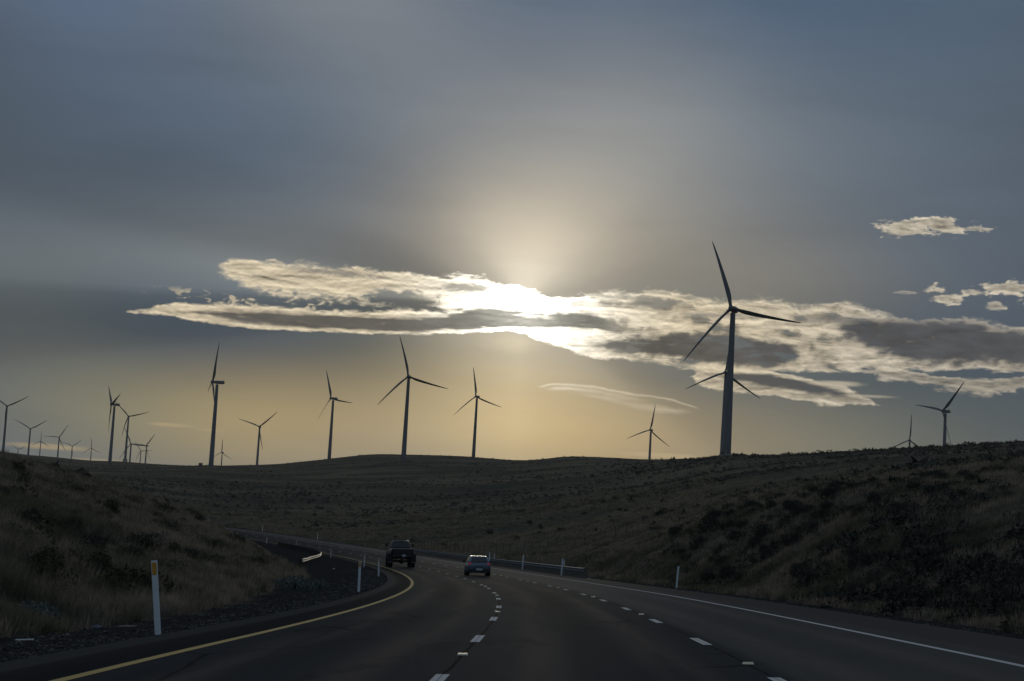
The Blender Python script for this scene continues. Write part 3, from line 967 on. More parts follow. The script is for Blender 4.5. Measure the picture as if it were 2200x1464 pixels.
def make_post(refl):
    p = empty('delineator_post')
    bm = bmesh.new()
    for z0, z1, w in ((-0.3, 0.9, 0.105), (0.9, 1.22, 0.105)):
        pass
    prof = [(-0.052, 0.0), (-0.046, -0.014), (-0.02, -0.020), (0.02, -0.020), (0.046, -0.014), (0.052, 0.0), (0.044, -0.004), (0.0, -0.010), (-0.044, -0.004)]
    bm_loft(bm, [[(x, y, z) for x, y in prof] for z in (-0.3, 0.4, 0.8, 1.2, 1.22)])
    link('post', mesh_bm('post', bm, mat_post), p)
    if refl:
        bm = bmesh.new()
        if refl == 'amber':
            bm_box(bm, (0, -0.0235, 1.085), (0.076, 0.006, 0.20), None, 0.002)
        else:
            bm_box(bm, (0, -0.0235, 1.10), (0.076, 0.006, 0.10), None, 0.002)
        link('reflector', mesh_bm('reflector', bm, mat_amber if refl == 'amber' else mat_silver), p)
    return p


POSTS = [  # station, lateral, lean across (deg), reflector, height scale, label
    (33.0, -5.27, -7.5, 'amber', 1.0, 'nearest white roadside post with amber top, leaning left on the dark gravel'),
    (80.5, -5.45, -1.0, 'amber', 1.0, 'second white post with amber top from the left, beside grey shrubs'),
    (138.0, -5.55, -3.5, 'amber', 1.0, 'white post with amber top just left of the pickup, slightly leaning'),
    (187.0, -5.5, 0.0, 'amber', 1.0, 'thin white post beyond the one next to the pickup, on the inside of the bend'),
    (246.0, -5.5, 0.0, 'amber', 0.9, 'small far post between the bright guardrail end and the yellow line'),
    (300.0, -5.15, 0.0, 'amber', 1.0, 'tiny far post at the middle of the left guardrail'),
    (338.0, -5.3, 0.0, 'amber', 0.9, 'tiny far post at the far end of the left guardrail'),
    (376.0, -5.3, 0.0, 'amber', 0.9, 'farthest post on the inside of the bend, past the left guardrail'),
    (106.0, 10.35, 3.0, 'silver', 1.0, 'lone white post at the foot of the right bank, clear of the guardrail'),
    (157.5, 9.15, 2.5, 'silver', 1.1, 'white post in front of the near end of the right guardrail'),
    (165.2, 10.25, 1.0, 'silver', 0.95, 'shorter white post just behind the near end of the right guardrail'),
    (187.8, 9.4, 2.0, 'silver', 1.15, 'white post in front of the middle of the right guardrail, right of the grey car'),
    (214.0, 9.35, 0.5, 'silver', 1.1, 'right one of a close pair of posts by the rail beside the grey car'),
    (216.5, 10.2, 0.5, 'silver', 1.0, 'left one of a close pair of posts by the rail beside the grey car'),
    (373.8, 9.3, 0.0, 'silver', 1.1, 'far thin post on the outer side of the bend, above the left guardrail'),
    (434.8, 10.3, 0.0, 'silver', 1.1, 'very far post on the outer side of the climbing road'),
    (491.5, 10.6, 0.0, 'silver', 1.1, 'farthest post where the road disappears behind the left hill'),
]
post_a, post_s = make_post('amber'), make_post('silver')
used = {'amber': False, 'silver': False}
for (s_, lt, lean, rf, hs, lb) in POSTS:
    src = post_a if rf == 'amber' else post_s
    p = src if not used[rf] else copy_tree(src)
    used[rf] = True
    M = frame(s_, lt, 0.0, False)
    th_ = float(np.interp(s_, Sx, RTH))
    z_ = float(ground([M.translation.x], [M.translation.y])[0])
    z_ = max(z_, float(rat(s_, lt)[2])) if -5 < lt < 9.9 else z_
    p.matrix_world = Matrix.Translation((M.translation.x, M.translation.y, z_)) @ Matrix.Rotation(th_ * 0.3, 4, 'Z') @ Matrix.Rotation(R(lean), 4, 'Y') @ Matrix.Scale(hs, 4)
    tag(p, lb, 'post', 'white delineator posts along the road')


# ------------------------------------------------------------------ guardrails
def make_rail(label, pts, step, face, wood):
    """W-beam on posts through (station, lateral); face = -1 when the beam faces left."""
    P_ = np.array(pts, float)
    ds = np.concatenate([[0], np.cumsum(np.hypot(np.diff(P_[:, 0]), np.diff(P_[:, 1])))])
    t = np.arange(0, ds[-1] + 0.01, step / 2)
    s_ = np.interp(t, ds, P_[:, 0]); l_ = np.interp(t, ds, P_[:, 1])
    k = np.ones(5) / 5
    l_[2:-2] = np.convolve(l_, k, 'valid')
    base = rat(s_, l_)
    gz_ = ground(base[:, 0], base[:, 1])
    base[:, 2] = gz_
    base[2:-2, 2] = np.convolve(gz_, k, 'valid')
    T_ = np.gradient(base, axis=0); T_[:, 2] = 0
    T_ /= np.linalg.norm(T_, axis=1)[:, None]
    Nn = np.stack([T_[:, 1], -T_[:, 0], 0 * T_[:, 0]], -1) * face       # out of the face
    root = empty('guardrail', Matrix.Translation(Vector([float(v) for v in base[0]])))
    b0 = base[0]
    prof = [(0.02, 0.43), (0.065, 0.47), (0.08, 0.50), (0.065, 0.53), (0.0, 0.57), (0.0, 0.61), (0.065, 0.65), (0.08, 0.68), (0.065, 0.71), (0.02, 0.75),
            (0.014, 0.745), (0.058, 0.705), (0.072, 0.68), (0.058, 0.655), (-0.006, 0.613), (-0.006, 0.567), (0.058, 0.525), (0.072, 0.50), (0.058, 0.475), (0.014, 0.435)]
    bm = bmesh.new()
    rings = []
    for i in range(len(base)):
        rings.append([tuple(base[i] - b0 + Nn[i] * o + np.array([0, 0, h])) for o, h in prof])
    bm_loft(bm, rings)
    rail = link('rail', mesh_bm('rail', bm, mat_steel), root)
    pm, bk = None, None
    for i in range(0, len(base), 2):
        p = base[i] - b0 - Nn[i] * 0.20
        M = Matrix.Translation(Vector([float(v) for v in p])) @ Matrix.Rotation(math.atan2(T_[i, 1], T_[i, 0]), 4, 'Z')
        if pm is None:
            bm = bmesh.new(); bm_box(bm, (0, 0, 0.15), (0.15, 0.20, 1.15), None, 0.012)
            pm = mesh_bm('post', bm, wood)
            bm = bmesh.new(); bm_box(bm, (0, 0.14 * face * -1, 0.59), (0.15, 0.10, 0.34), None, 0.01)
            bk = mesh_bm('block', bm, wood)
        po = link('post', pm, root, M)
    # flared end piece
    bm = bmesh.new()
    e = base[0] - b0
    ang = math.atan2(T_[0, 1], T_[0, 0])
    bm_box(bm, (0, 0, 0), (0.45, 0.08, 0.32), None, 0.03)
    o_ = link('end_piece', mesh_bm('end_piece', bm, plain('end_grey', (0.12, 0.12, 0.12), 0.6)), root, Matrix.Translation((e[0] - T_[0, 0] * 0.3, e[1] - T_[0, 1] * 0.3, 0.59)) @ Matrix.Rotation(ang, 4, 'Z'))
    tag(root, label, 'guardrail', None)
    return root


make_rail('long grey steel guardrail on wooden posts along the outer right shoulder', [(148.5, 9.75), (160, 9.75), (288.8, 9.85)], 1.905, -1, mat_wood)
make_rail('steel guardrail on the inside of the bend, near end glinting and flaring into grass', [(178.5, -11.3), (200, -10.2), (225, -8.2), (245, -6.8), (265, -5.95), (285, -5.75), (318, -5.7)], 1.905, 1, plain('dark_creosote_wood', (0.035, 0.031, 0.027), 0.9))

# ------------------------------------------------------------------ raised pavement markers
mat_marker = plain('cream_reflective_marker', (0.66, 0.60, 0.42), 0.4, var=0.08, scale=40)


def make_marker():
    bm = bmesh.new()
    v = [(-.052, -.05, 0), (.052, -.05, 0), (.052, .05, 0), (-.052, .05, 0), (-.046, -.018, .018), (.046, -.018, .018), (.046, .018, .018), (-.046, .018, .018)]
    V_ = [bm.verts.new(p) for p in v]
    for f in ((3, 2, 1, 0), (4, 5, 6, 7), (0, 1, 5, 4), (1, 2, 6, 5), (2, 3, 7, 6), (3, 0, 4, 7)):
        bm.faces.new([V_[i] for i in f])
    return link('lane_marker', mesh_bm('lane_marker', bm, mat_marker))


MK = [(0.0, 0.0, 0, 0.0), (0.0, 0.0, 2, 0), (0.0, 0.0, 4, 0), (0.0, 0.0, 6, 0), (LW, .527, 0, -1.6), (LW, .527, 2, -.5), (LW, .527, 4, 0), (LW, .527, 6, 0), (LW, .527, 8, 0), (LW, .527, 10, 0)]
mk0 = make_marker()
names_l = ['nearest cream lane marker between the first two dashes of the left dashed line', 'second cream lane marker up the left dashed line', 'third small lane marker up the left dashed line, where it starts to swing left', 'fourth and farthest lane marker on the left dashed line, below the grey car',
           'nearest cream lane marker on the right dashed line', 'second lane marker up the right dashed line', 'third lane marker up the right dashed line', 'fourth lane marker up the right dashed line', 'fifth lane marker up the right dashed line, near the grey car', 'farthest lane marker on the right dashed line, just right of the grey car']
for n_, (lt, ds, k, adj) in enumerate(MK):
    o = mk0 if n_ == 0 else mk0.copy()
    if n_:
        COL.objects.link(o)
    o.matrix_world = frame(DASH0 + ds + k * DASHP + DASHL + (DASHP - DASHL) / 2 + adj, lt + 0.01, 0.004) @ Matrix.Scale(1.35, 4)
    tag(o, names_l[n_], 'road marker', 'raised lane markers on the dashed lines')

# ------------------------------------------------------------------ vehicles
mat_tyre = plain('tyre_rubber', (0.012, 0.012, 0.013), 0.85, var=0.1, scale=12)
mat_rim = plain('alloy_rim', (0.30, 0.31, 0.33), 0.35, 0.8, var=0.06)
mat_rimd = plain('dark_rim', (0.03, 0.03, 0.032), 0.4, 0.6, var=0.06)
mat_black = plain('black_trim', (0.012, 0.012, 0.013), 0.6, var=0.1)
mat_plate = plain('licence_plate_white', (0.45, 0.48, 0.54), 0.5, var=0.12, scale=18)


def paint_mat(name, c, metal=0.4):
    m_, b = material(name, 0.32, metal, 0.5)
    b.inputs['Coat Weight'].default_value = 0.35
    b.inputs['Coat Roughness'].default_value = 0.25
    f = noise(tcoord(), 3.0, 4, 0.6)
    put(b.inputs['Base Color'], mixc(f, tuple(x * 0.8 for x in c), tuple(x * 1.2 for x in c)))
    return m_


def lamp_mat(name, c, e):
    m_, b = material(name, 0.25)
    put(b.inputs['Base Color'], c)
    put(b.inputs['Emission Color'], c)
    b.inputs['Emission Strength'].default_value = e
    return m_


def glass_mat(name, c):
    m_, b = material(name, 0.06, spec=0.6)
    f = noise(tcoord(), 2.5, 3, 0.5)
    put(b.inputs['Base Color'], mixc(f, tuple(x * 0.6 for x in c), c))
    return m_


mat_carp = paint_mat('grey_blue_paint', (0.10, 0.135, 0.18))
mat_truckp = paint_mat('black_paint', (0.012, 0.013, 0.014), 0.0)
mat_tint = glass_mat('tinted_glass', (0.020, 0.026, 0.032))
mat_tail = lamp_mat('tail_lamp_red', (0.55, 0.02, 0.05), 0.16)
mat_tail_d = lamp_mat('tail_lamp_dark_red', (0.022, 0.002, 0.003), 0.0)
mat_reverse = plain('clear_lamp', (0.35, 0.36, 0.38), 0.3)


def make_wheel(parent, x, y, r_, w, rim_m, steer=0):
    bm = bmesh.new()
    prof = [(r_ * 0.66, -w / 2), (r_ * 0.9, -w / 2), (r_ * 0.985, -w * 0.40), (r_, -w * 0.2), (r_, w * 0.2), (r_ * 0.985, w * 0.40), (r_ * 0.9, w / 2), (r_ * 0.66, w / 2)]
    bm_lathe_x(bm, prof, (0, 0, 0), 32)
    for i in range(24):                                      # tread blocks
        a = 2 * math.pi * i / 24
        bm_box(bm, (0, r_ * math.cos(a), r_ * math.sin(a)), (w * 0.8, r_ * 0.12, r_ * 0.05), Matrix.Rotation(a, 3, 'X') if False else None)
    wh = link('wheel', mesh_bm('wheel', bm, mat_tyre), parent, Matrix.Translation((x, y, r_)))
    bm = bmesh.new()
    sx = 1 if x > 0 else -1
    bm_lathe_x(bm, [(r_ * 0.66, sx * w * 0.44), (r_ * 0.60, sx * w * 0.40), (r_ * 0.2, sx * w * 0.42), (r_ * 0.05, sx * w * 0.46)], (0, 0, 0), 24)
    for i in range(5):
        a = 2 * math.pi * i / 5
        bm_box(bm, (sx * w * 0.45, 0.4 * r_ * math.cos(a), 0.4 * r_ * math.sin(a)), (w * 0.08, r_ * 0.16, r_ * 0.16))
    link('rim', mesh_bm('rim', bm, rim_m, True), wh)
    return wh


def body_rings(st):
    rings = []
    for y, z0, z1, w in st:
        h = z1 - z0
        half = [(w * 0.80, z0), (w * 0.95, z0 + h * 0.10), (w, z0 + h * 0.30), (w * 1.0, z0 + h * 0.62), (w * 0.965, z0 + h * 0.86), (w * 0.90, z1 - h * 0.03), (w * 0.80, z1)]
        rr = [(x, y, z) for x, z in half] + [(-x, y, z) for x, z in half[::-1]]
        rings.append(rr)
    return rings


def cabin_rings(levels):
    """levels: (z, half width, y rear, y front, corner)"""
    rings = []
    for z, w, y0, y1, c in levels:
        rr = []
        for cx, cy, a0 in ((w - c, y1 - c, 0), (-w + c, y1 - c, 90), (-w + c, y0 + c, 180), (w - c, y0 + c, 270)):
            for k in range(5):
                a = R(a0 + 22.5 * k)
                rr.append((cx + c * math.cos(a), cy + c * math.sin(a), z))
        rings.append(rr)
    return rings


def quad_panel(bm, pts, t):
    """Thin pane through four points, thickness t along its normal."""
    P_ = [Vector(p) for p in pts]
    n = (P_[1] - P_[0]).cross(P_[3] - P_[0]).normalized()
    a = [bm.verts.new(p) for p in P_]
    b_ = [bm.verts.new(p + n * t) for p in P_]
    bm.faces.new(a[::-1]); bm.faces.new(b_)
    for i in range(4):
        bm.faces.new((a[i], a[(i + 1) % 4], b_[(i + 1) % 4], b_[i]))


def make_car():
    c = empty('hatchback_car')
    bm = bmesh.new()
    st = [(-2.20, 0.42, 0.82, 0.70), (-2.16, 0.34, 0.90, 0.80), (-2.05, 0.26, 0.95, 0.845), (-1.75, 0.22, 0.97, 0.865), (-1.2, 0.20, 0.975, 0.87), (0, 0.19, 0.965, 0.87), (1.0, 0.20, 0.95, 0.87), (1.6, 0.22, 0.88, 0.855), (2.0, 0.26, 0.78, 0.80), (2.18, 0.36, 0.68, 0.70)]
    bm_loft(bm, body_rings(st))
    link('body', mesh_bm('body', bm, mat_carp, True), c)
    bm = bmesh.new()
    bm_loft(bm, cabin_rings([(0.92, 0.79, -2.06, 1.15, 0.15), (1.05, 0.765, -1.98, 0.95, 0.15), (1.34, 0.635, -1.66, 0.35, 0.15), (1.41, 0.585, -1.52, 0.18, 0.15), (1.44, 0.50, -1.38, 0.02, 0.15)]))
    link('cabin', mesh_bm('cabin', bm, mat_carp, True), c)
    bm = bmesh.new(); quad_panel(bm, [(-0.60, -2.025, 1.00), (0.60, -2.025, 1.00), (0.50, -1.675, 1.345), (-0.50, -1.675, 1.345)], 0.02)
    link('rear_window', mesh_bm('rear_window', bm, mat_tint), c)
    bm = bmesh.new(); quad_panel(bm, [(0.64, 1.02, 1.0), (-0.64, 1.02, 1.0), (-0.50, 0.37, 1.345), (0.50, 0.37, 1.345)], 0.02)
    link('windscreen', mesh_bm('windscreen', bm, mat_tint), c)
    for s in (-1, 1):
        bm = bmesh.new()
        p = [(s * 0.772, -1.65, 1.02), (s * 0.772, 0.72, 1.02), (s * 0.640, 0.22, 1.335), (s * 0.640, -1.42, 1.335)]
        quad_panel(bm, p if s > 0 else p[::-1], 0.012)
        link('side_window', mesh_bm('side_window', bm, mat_tint), c)
        bm = bmesh.new(); bm_box(bm, (s * 0.66, -2.13, 0.86), (0.24, 0.10, 0.15), Matrix.Rotation(R(-8 * s), 3, 'Z'), 0.03)
        link('tail_light', mesh_bm('tail_light', bm, mat_tail, True), c)
        bm = bmesh.new(); bm_box(bm, (s * 0.95, 0.62, 1.02), (0.20, 0.12, 0.15), None, 0.04); bm_box(bm, (s * 0.83, 0.64, 0.98), (0.14, 0.05, 0.05))
        link('mirror', mesh_bm('mirror', bm, mat_black, True), c)
        for y in (-1.28, 1.27):
            make_wheel(c, s * 0.765, y, 0.315, 0.21, mat_rim)
    bm = bmesh.new(); bm_box(bm, (0, -2.17, 0.36), (1.50, 0.16, 0.28), None, 0.05)
    bu = link('bumper', mesh_bm('bumper', bm, mat_black, True), c)
    bm = bmesh.new(); bm_box(bm, (0, -2.262, 0.47), (0.46, 0.012, 0.14), None, 0.004)
    link('licence_plate', mesh_bm('licence_plate', bm, mat_plate), c)
    bm = bmesh.new(); bm_box(bm, (0, -2.235, 0.70), (0.60, 0.03, 0.035), None, 0.01)
    link('boot_trim', mesh_bm('boot_trim', bm, mat_black), c)
    bm = bmesh.new(); bm_box(bm, (0.45, -2.2, 0.24), (0.09, 0.2, 0.07), None, 0.02)
    link('exhaust', mesh_bm('exhaust', bm, mat_rim), c)
    return c


def make_pickup():
    c = empty('pickup_truck')
    Z = 0.28                                                   # lift over a stock truck
    bm = bmesh.new()
    st = [(-2.75, 0.80, 1.50, 0.86), (-2.70, 0.72, 1.56, 0.93), (-1.9, 0.70, 1.57, 0.95), (-0.55, 0.70, 1.57, 0.95)]
    bm_loft(bm, body_rings(st))
    bed = link('bed', mesh_bm('bed', bm, mat_truckp, True), c)
    bm = bmesh.new()
    bm_box(bm, (0, -2.77, 1.21), (1.50, 0.07, 0.60), None, 0.025); bm_box(bm, (0, -2.815, 1.40), (0.30, 0.03, 0.09), None, 0.01)
    link('tailgate', mesh_bm('tailgate', bm, mat_truckp), bed)
    bm = bmesh.new()
    st = [(-0.5, 0.70, 1.60, 0.95), (0.6, 0.68, 1.60, 0.96), (1.35, 0.68, 1.57, 0.96), (2.2, 0.72, 1.50, 0.94), (2.75, 0.78, 1.38, 0.86), (2.85, 0.86, 1.25, 0.76)]
    bm_loft(bm, body_rings(st))
    link('body', mesh_bm('body', bm, mat_truckp, True), c)
    bm = bmesh.new()
    bm_loft(bm, cabin_rings([(1.54, 0.90, -0.50, 1.55, 0.10), (1.66, 0.875, -0.48, 1.38, 0.12), (2.12, 0.715, -0.34, 0.72, 0.14), (2.20, 0.665, -0.28, 0.55, 0.14), (2.235, 0.58, -0.18, 0.42, 0.14)]))
    link('cab', mesh_bm('cab', bm, mat_truckp, True), c)
    bm = bmesh.new(); quad_panel(bm, [(-0.70, -0.492, 1.68), (0.70, -0.492, 1.68), (0.58, -0.355, 2.10), (-0.58, -0.355, 2.10)], 0.02)
    link('rear_window', mesh_bm('rear_window', bm, mat_tint), c)
    bm = bmesh.new(); bm_box(bm, (0, -0.44, 2.14), (0.32, 0.10, 0.04), None, 0.012)
    link('brake_lamp', mesh_bm('brake_lamp', bm, mat_tail_d), c)
    for s in (-1, 1):
        bm = bmesh.new()
        p = [(s * 0.885, -0.28, 1.66), (s * 0.885, 1.15, 1.66), (s * 0.735, 0.62, 2.08), (s * 0.735, -0.20, 2.08)]
        quad_panel(bm, p if s > 0 else p[::-1], 0.012)
        link('side_window', mesh_bm('side_window', bm, mat_tint), c)
        bm = bmesh.new(); bm_box(bm, (s * 0.845, -2.74, 1.27), (0.16, 0.09, 0.42), None, 0.02)
        link('tail_light', mesh_bm('tail_light', bm, mat_tail_d), c)
        bm = bmesh.new(); bm_box(bm, (s * 1.14, 1.0, 1.82), (0.17, 0.12, 0.30), None, 0.04); bm_box(bm, (s * 1.0, 1.02, 1.74), (0.2, 0.05, 0.05)); bm_box(bm, (s * 1.0, 1.02, 1.88), (0.2, 0.04, 0.04))
        link('mirror', mesh_bm('mirror', bm, mat_black, True), c)
        for y in (-1.75, 1.85):
            make_wheel(c, s * 0.93, y, 0.49, 0.36, mat_rimd)
            bm = bmesh.new()                                   # wheel arch flare
            rings = []
            for k in range(11):
                a = R(10 + 16 * k)
                rings.append([(s * (0.90 + dx_), y + 0.62 * q_ * math.cos(a), 0.62 + 0.56 * q_ * math.sin(a)) for dx_, q_ in ((0, 1.0), (0.16, 1.0), (0.16, 1.10), (0, 1.14))])
            bm_loft(bm, rings)
            link('wheel_arch', mesh_bm('wheel_arch', bm, mat_black), c)
        bm = bmesh.new(); bm_box(bm, (s * 0.95, -2.38, 0.72), (0.46, 0.025, 0.72), None, 0.008)
        fl = link('mud_flap', mesh_bm('mud_flap', bm, mat_black), c)
        bm = bmesh.new(); bm_box(bm, (s * 0.95, -2.40, 0.42), (0.40, 0.012, 0.03), None, 0.003)
        link('flap_weight', mesh_bm('flap_weight', bm, mat_rim), fl)
    bm = bmesh.new(); bm_box(bm, (0, -2.92, 0.93), (1.70, 0.16, 0.20), None, 0.04)
    link('bumper', mesh_bm('bumper', bm, mat_black), c)
    bm = bmesh.new(); bm_box(bm, (0.12, -3.01, 0.98), (0.31, 0.012, 0.155), None, 0.004)
    link('licence_plate', mesh_bm('licence_plate', bm, mat_plate), c)
    bm = bmesh.new(); bm_box(bm, (0.1, -2.95, 0.70), (0.07, 0.30, 0.34), None, 0.015); bm_box(bm, (0.1, -3.05, 0.56), (0.09, 0.18, 0.06), None, 0.012)
    link('tow_hitch', mesh_bm('tow_hitch', bm, plain('hitch_steel', (0.12, 0.12, 0.125), 0.4, 0.8)), c)
    bm = bmesh.new(); bm_lathe_x(bm, [(0.07, -0.85), (0.07, -0.2), (0.19, -0.12), (0.19, 0.12), (0.07, 0.2), (0.07, 0.85)], (0, -1.75, 0.49), 16); bm_box(bm, (0.45, -0.6, 0.72), (0.09, 4.2, 0.16)); bm_box(bm, (-0.45, -0.6, 0.72), (0.09, 4.2, 0.16))
    bm_lathe_x(bm, [(0.07, -0.85), (0.07, 0.85)], (0, 1.85, 0.49), 16)
    link('axle_and_frame', mesh_bm('axle_and_frame', bm, mat_black), c)
    return c


car = make_car()
car.matrix_world = frame(148.0, 1.83, 0.006)
tag(car, 'grey-blue hatchback with dim red tail lights in the middle lane, seen from behind', 'car')
truck = make_pickup()
truck.matrix_world = frame(189.6, -2.0, 0.006) @ Matrix.Scale(1.12, 4)
tag(truck, 'black lifted pickup with big tyres and a mud flap, rounding the left lane', 'pickup truck')

# ------------------------------------------------------------------ shrubs
def foliage(name, lo, hi, scale):
    m_, b = material(name, 0.9, spec=0.1)
    f = noise(tcoord(), scale, 4, 0.7)
    put(b.inputs['Base Color'], mixc(ss(0.3, 0.7, f), lo, hi))
    return m_


mat_sage_d = foliage('dark_sage_leaves', (0.018, 0.020, 0.017), (0.068, 0.070, 0.058), 5)
mat_sage_g = foliage('grey_green_leaves', (0.055, 0.067, 0.062), (0.190, 0.222, 0.205), 6)
mat_sage_o = foliage('olive_leaves', (0.018, 0.023, 0.013), (0.065, 0.074, 0.040), 5)
mat_twig = plain('shrub_twigs', (0.030, 0.025, 0.019), 0.9)


def shrub_np(r_, n, h, leaf, lobes, seed, upright=0.0):
    """Leaf triangles through the volume of a lobed dome, radius about 1."""
    g = np.random.default_rng(seed)
    cs = []
    for i in range(lobes):
        a = g.uniform(0, 6.283); q_ = g.uniform(0.1, 0.62) if i else 0
        cs.append((q_ * math.cos(a), q_ * math.sin(a), g.uniform(0.25, 0.6) * h, g.uniform(0.38, 0.62)))
    cs = np.array(cs)
    k = g.integers(0, lobes, n)
    d = g.normal(size=(n, 3)); d /= np.linalg.norm(d, axis=1)[:, None]
    rad = g.uniform(0.35, 1.0, n) ** 0.5
    p = cs[k, :3] + d * (cs[k, 3] * rad)[:, None] * np.array([1, 1, 0.85 * h + 0.1])
    p[:, 2] = np.abs(p[:, 2])
    u = g.normal(size=(n, 3)); u[:, 2] += upright; u /= np.linalg.norm(u, axis=1)[:, None]
    v = np.cross(u, g.normal(size=(n, 3))); v /= np.linalg.norm(v, axis=1)[:, None]
    s_ = leaf * g.uniform(0.6, 1.5, n)[:, None]
    V_ = np.stack([p - v * s_ * 0.4, p + v * s_ * 0.4, p + u * s_ * 1.7], 1).reshape(-1, 3)
    F_ = np.arange(3 * n).reshape(-1, 3)
    return V_ * r_, F_


def twigs_mesh(seed, h):
    g = random.Random(seed)
    bm = bmesh.new()
    for i in range(9):
        a = g.uniform(0, 6.283); t = g.uniform(0.25, 0.75)
        p0 = Vector((0.06 * math.cos(a), 0.06 * math.sin(a), -0.12)); p1 = Vector((t * math.cos(a), t * math.sin(a), g.uniform(0.4, 0.85) * h))
        bm_loft(bm, [[tuple(p0.lerp(p1, q_) + Vector((w * math.cos(j * 2.094), w * math.sin(j * 2.094), 0))) for j in range(3)] for q_, w in ((0, 0.035), (0.5, 0.02), (1, 0.005))])
    return mesh_bm('stems', bm, mat_twig)


def make_shrub(seed, mat, h, n=650, leaf=0.075, lobes=6, upright=0.5):
    t = empty('sagebrush')
    V_, F_ = shrub_np(1.0, n, h, leaf, lobes, seed, upright)
    link('foliage', mesh_np('foliage', V_, F_, mat), t)
    link('stems', twigs_mesh(seed, h), t)
    return t


def place(o, x, y, size, rz, sink=0.04):
    z = float(ground([x], [y])[0])
    o.matrix_world = Matrix.Translation((x, y, z - sink * size)) @ Matrix.Rotation(rz, 4, 'Z') @ Matrix.Diagonal((size, size * random.uniform(0.85, 1.15), size * random.uniform(0.8, 1.1), 1))


def take(protos, used_, k):
    if k not in used_:
        used_.add(k)
        return protos[k]
    return copy_tree(protos[k])


# named bushes near the left shoulder
def polar(px_az, r_):
    return r_ * math.sin(R(px_az)), r_ * math.cos(R(px_az))


near_defs = [(-12.75, 36.5, 0.62, 'round grey-green bush at the gravel edge, left of the nearest post', 0.85),
             (-14.6, 34.0, 0.42, 'grey-green bush cut by the left edge of the picture at the gravel', 0.9),
             (-5.75, 84.0, 0.95, 'widest of the grey-green bushes clumped by the second post', 0.75),
             (-5.15, 86.0, 0.75, 'right-hand bush of the grey-green clump by the second post', 0.75),
             (-6.35, 85.0, 0.60, 'left-hand bush of the grey-green clump by the second post', 0.75),
             (-5.45, 79.0, 0.40, 'small low bush in front of the grey-green clump by the second post', 0.8)]
for n_, (a_, r_, sz, lb, hh) in enumerate(near_defs):
    o = make_shrub(100 + n_, mat_sage_g, hh, 1500, 0.055, 8, 0.9)
    x_, y_ = polar(a_, r_)
    place(o, x_, y_, sz, random.uniform(0, 6))
    tag(o, lb, 'shrub', 'grey-green bushes on the left gravel edge')

pr_r = [make_shrub(200 + i, mat_sage_d, 0.75 + 0.1 * (i % 3), 1300, 0.055, 5 + i % 3) for i in range(6)]
pr_l = [make_shrub(300 + i, mat_sage_o if i % 2 else mat_sage_d, 0.85 + 0.1 * (i % 3), 1200, 0.055, 5 + i % 3, 0.9) for i in range(6)]
pr_m = [make_shrub(400 + i, mat_sage_d, 0.8, 300, 0.11, 5) for i in range(3)]
used_s = [set(), set(), set()]
gs = np.random.default_rng(21)


def scatter(n, az0, az1, r0, r1, cond, mind, lam=22, thr=-0.1, seed=5):
    """Up to n spots, even over the view, clumped by noise, where cond(station, lateral, r, az) holds."""
    out = []
    for _ in range(60):
        a_ = gs.uniform(az0, az1, 3000); r_ = np.exp(gs.uniform(math.log(r0), math.log(r1), 3000))
        x_, y_ = r_ * np.sin(np.radians(a_)), r_ * np.cos(np.radians(a_))
        s_, l_, d_ = station(x_, y_)
        ok = cond(s_, l_, r_, a_) & (fbm(x_, y_, lam, 3, seed) > thr)
        for x, y, r in zip(x_[ok], y_[ok], r_[ok]):
            if all((x - p[0]) ** 2 + (y - p[1]) ** 2 > (mind * (0.6 + r / 120)) ** 2 for p in out):
                out.append((x, y, r))
                if len(out) >= n:
                    return out
    return out


right = scatter(105, 4.9, 10.6, 60, 165, lambda s, l, r, a: (l > 11.6) & (l < 34), 0.75, 14, -0.12)
right += scatter(75, 9.5, 16.2, 40, 170, lambda s, l, r, a: (l > 11.8) & (l < 44), 1.0, 16, 0.0)
for n_, (x, y, r) in enumerate(right):
    o = take(pr_r, used_s[0], int(gs.integers(0, 6)))
    place(o, x, y, float(gs.uniform(0.4, 0.9)) * (0.75 + r / 420), float(gs.uniform(0, 6)))
    tag(o, 'dark sagebrush on the steep right-hand bank above the shoulder', 'shrub', 'dark sagebrush on the right bank')
left_ = scatter(84, -16.5, -3.5, 33, 200, lambda s, l, r, a: (l < np.interp(s, [40, 80, 150, 180], [-9.0, -10.8, -13.5, -14.5])) & (l > -60), 1.6, 12, -0.05, 9)
for n_, (x, y, r) in enumerate(left_):
    o = take(pr_l, used_s[1], int(gs.integers(0, 6)))
    place(o, x, y, float(gs.uniform(0.4, 0.8)) * (0.85 + r / 300), float(gs.uniform(0, 6)))
    tag(o, 'dark shrub growing in the tall grass of the left hillside', 'shrub', 'dark shrubs on the left hillside')
mid = scatter(29, -7.0, 5.0, 215, 420, lambda s, l, r, a: (l > 18), 3.0, 40, 0.0, 13)
for n_, (x, y, r) in enumerate(mid):
    o = take(pr_m, used_s[2], int(gs.integers(0, 3)))
    place(o, x, y, float(gs.uniform(0.5, 1.1)), float(gs.uniform(0, 6)))
    tag(o, 'dark sagebrush on the open slope behind the right guardrail', 'shrub', 'sagebrush on the slope behind the right guardrail')

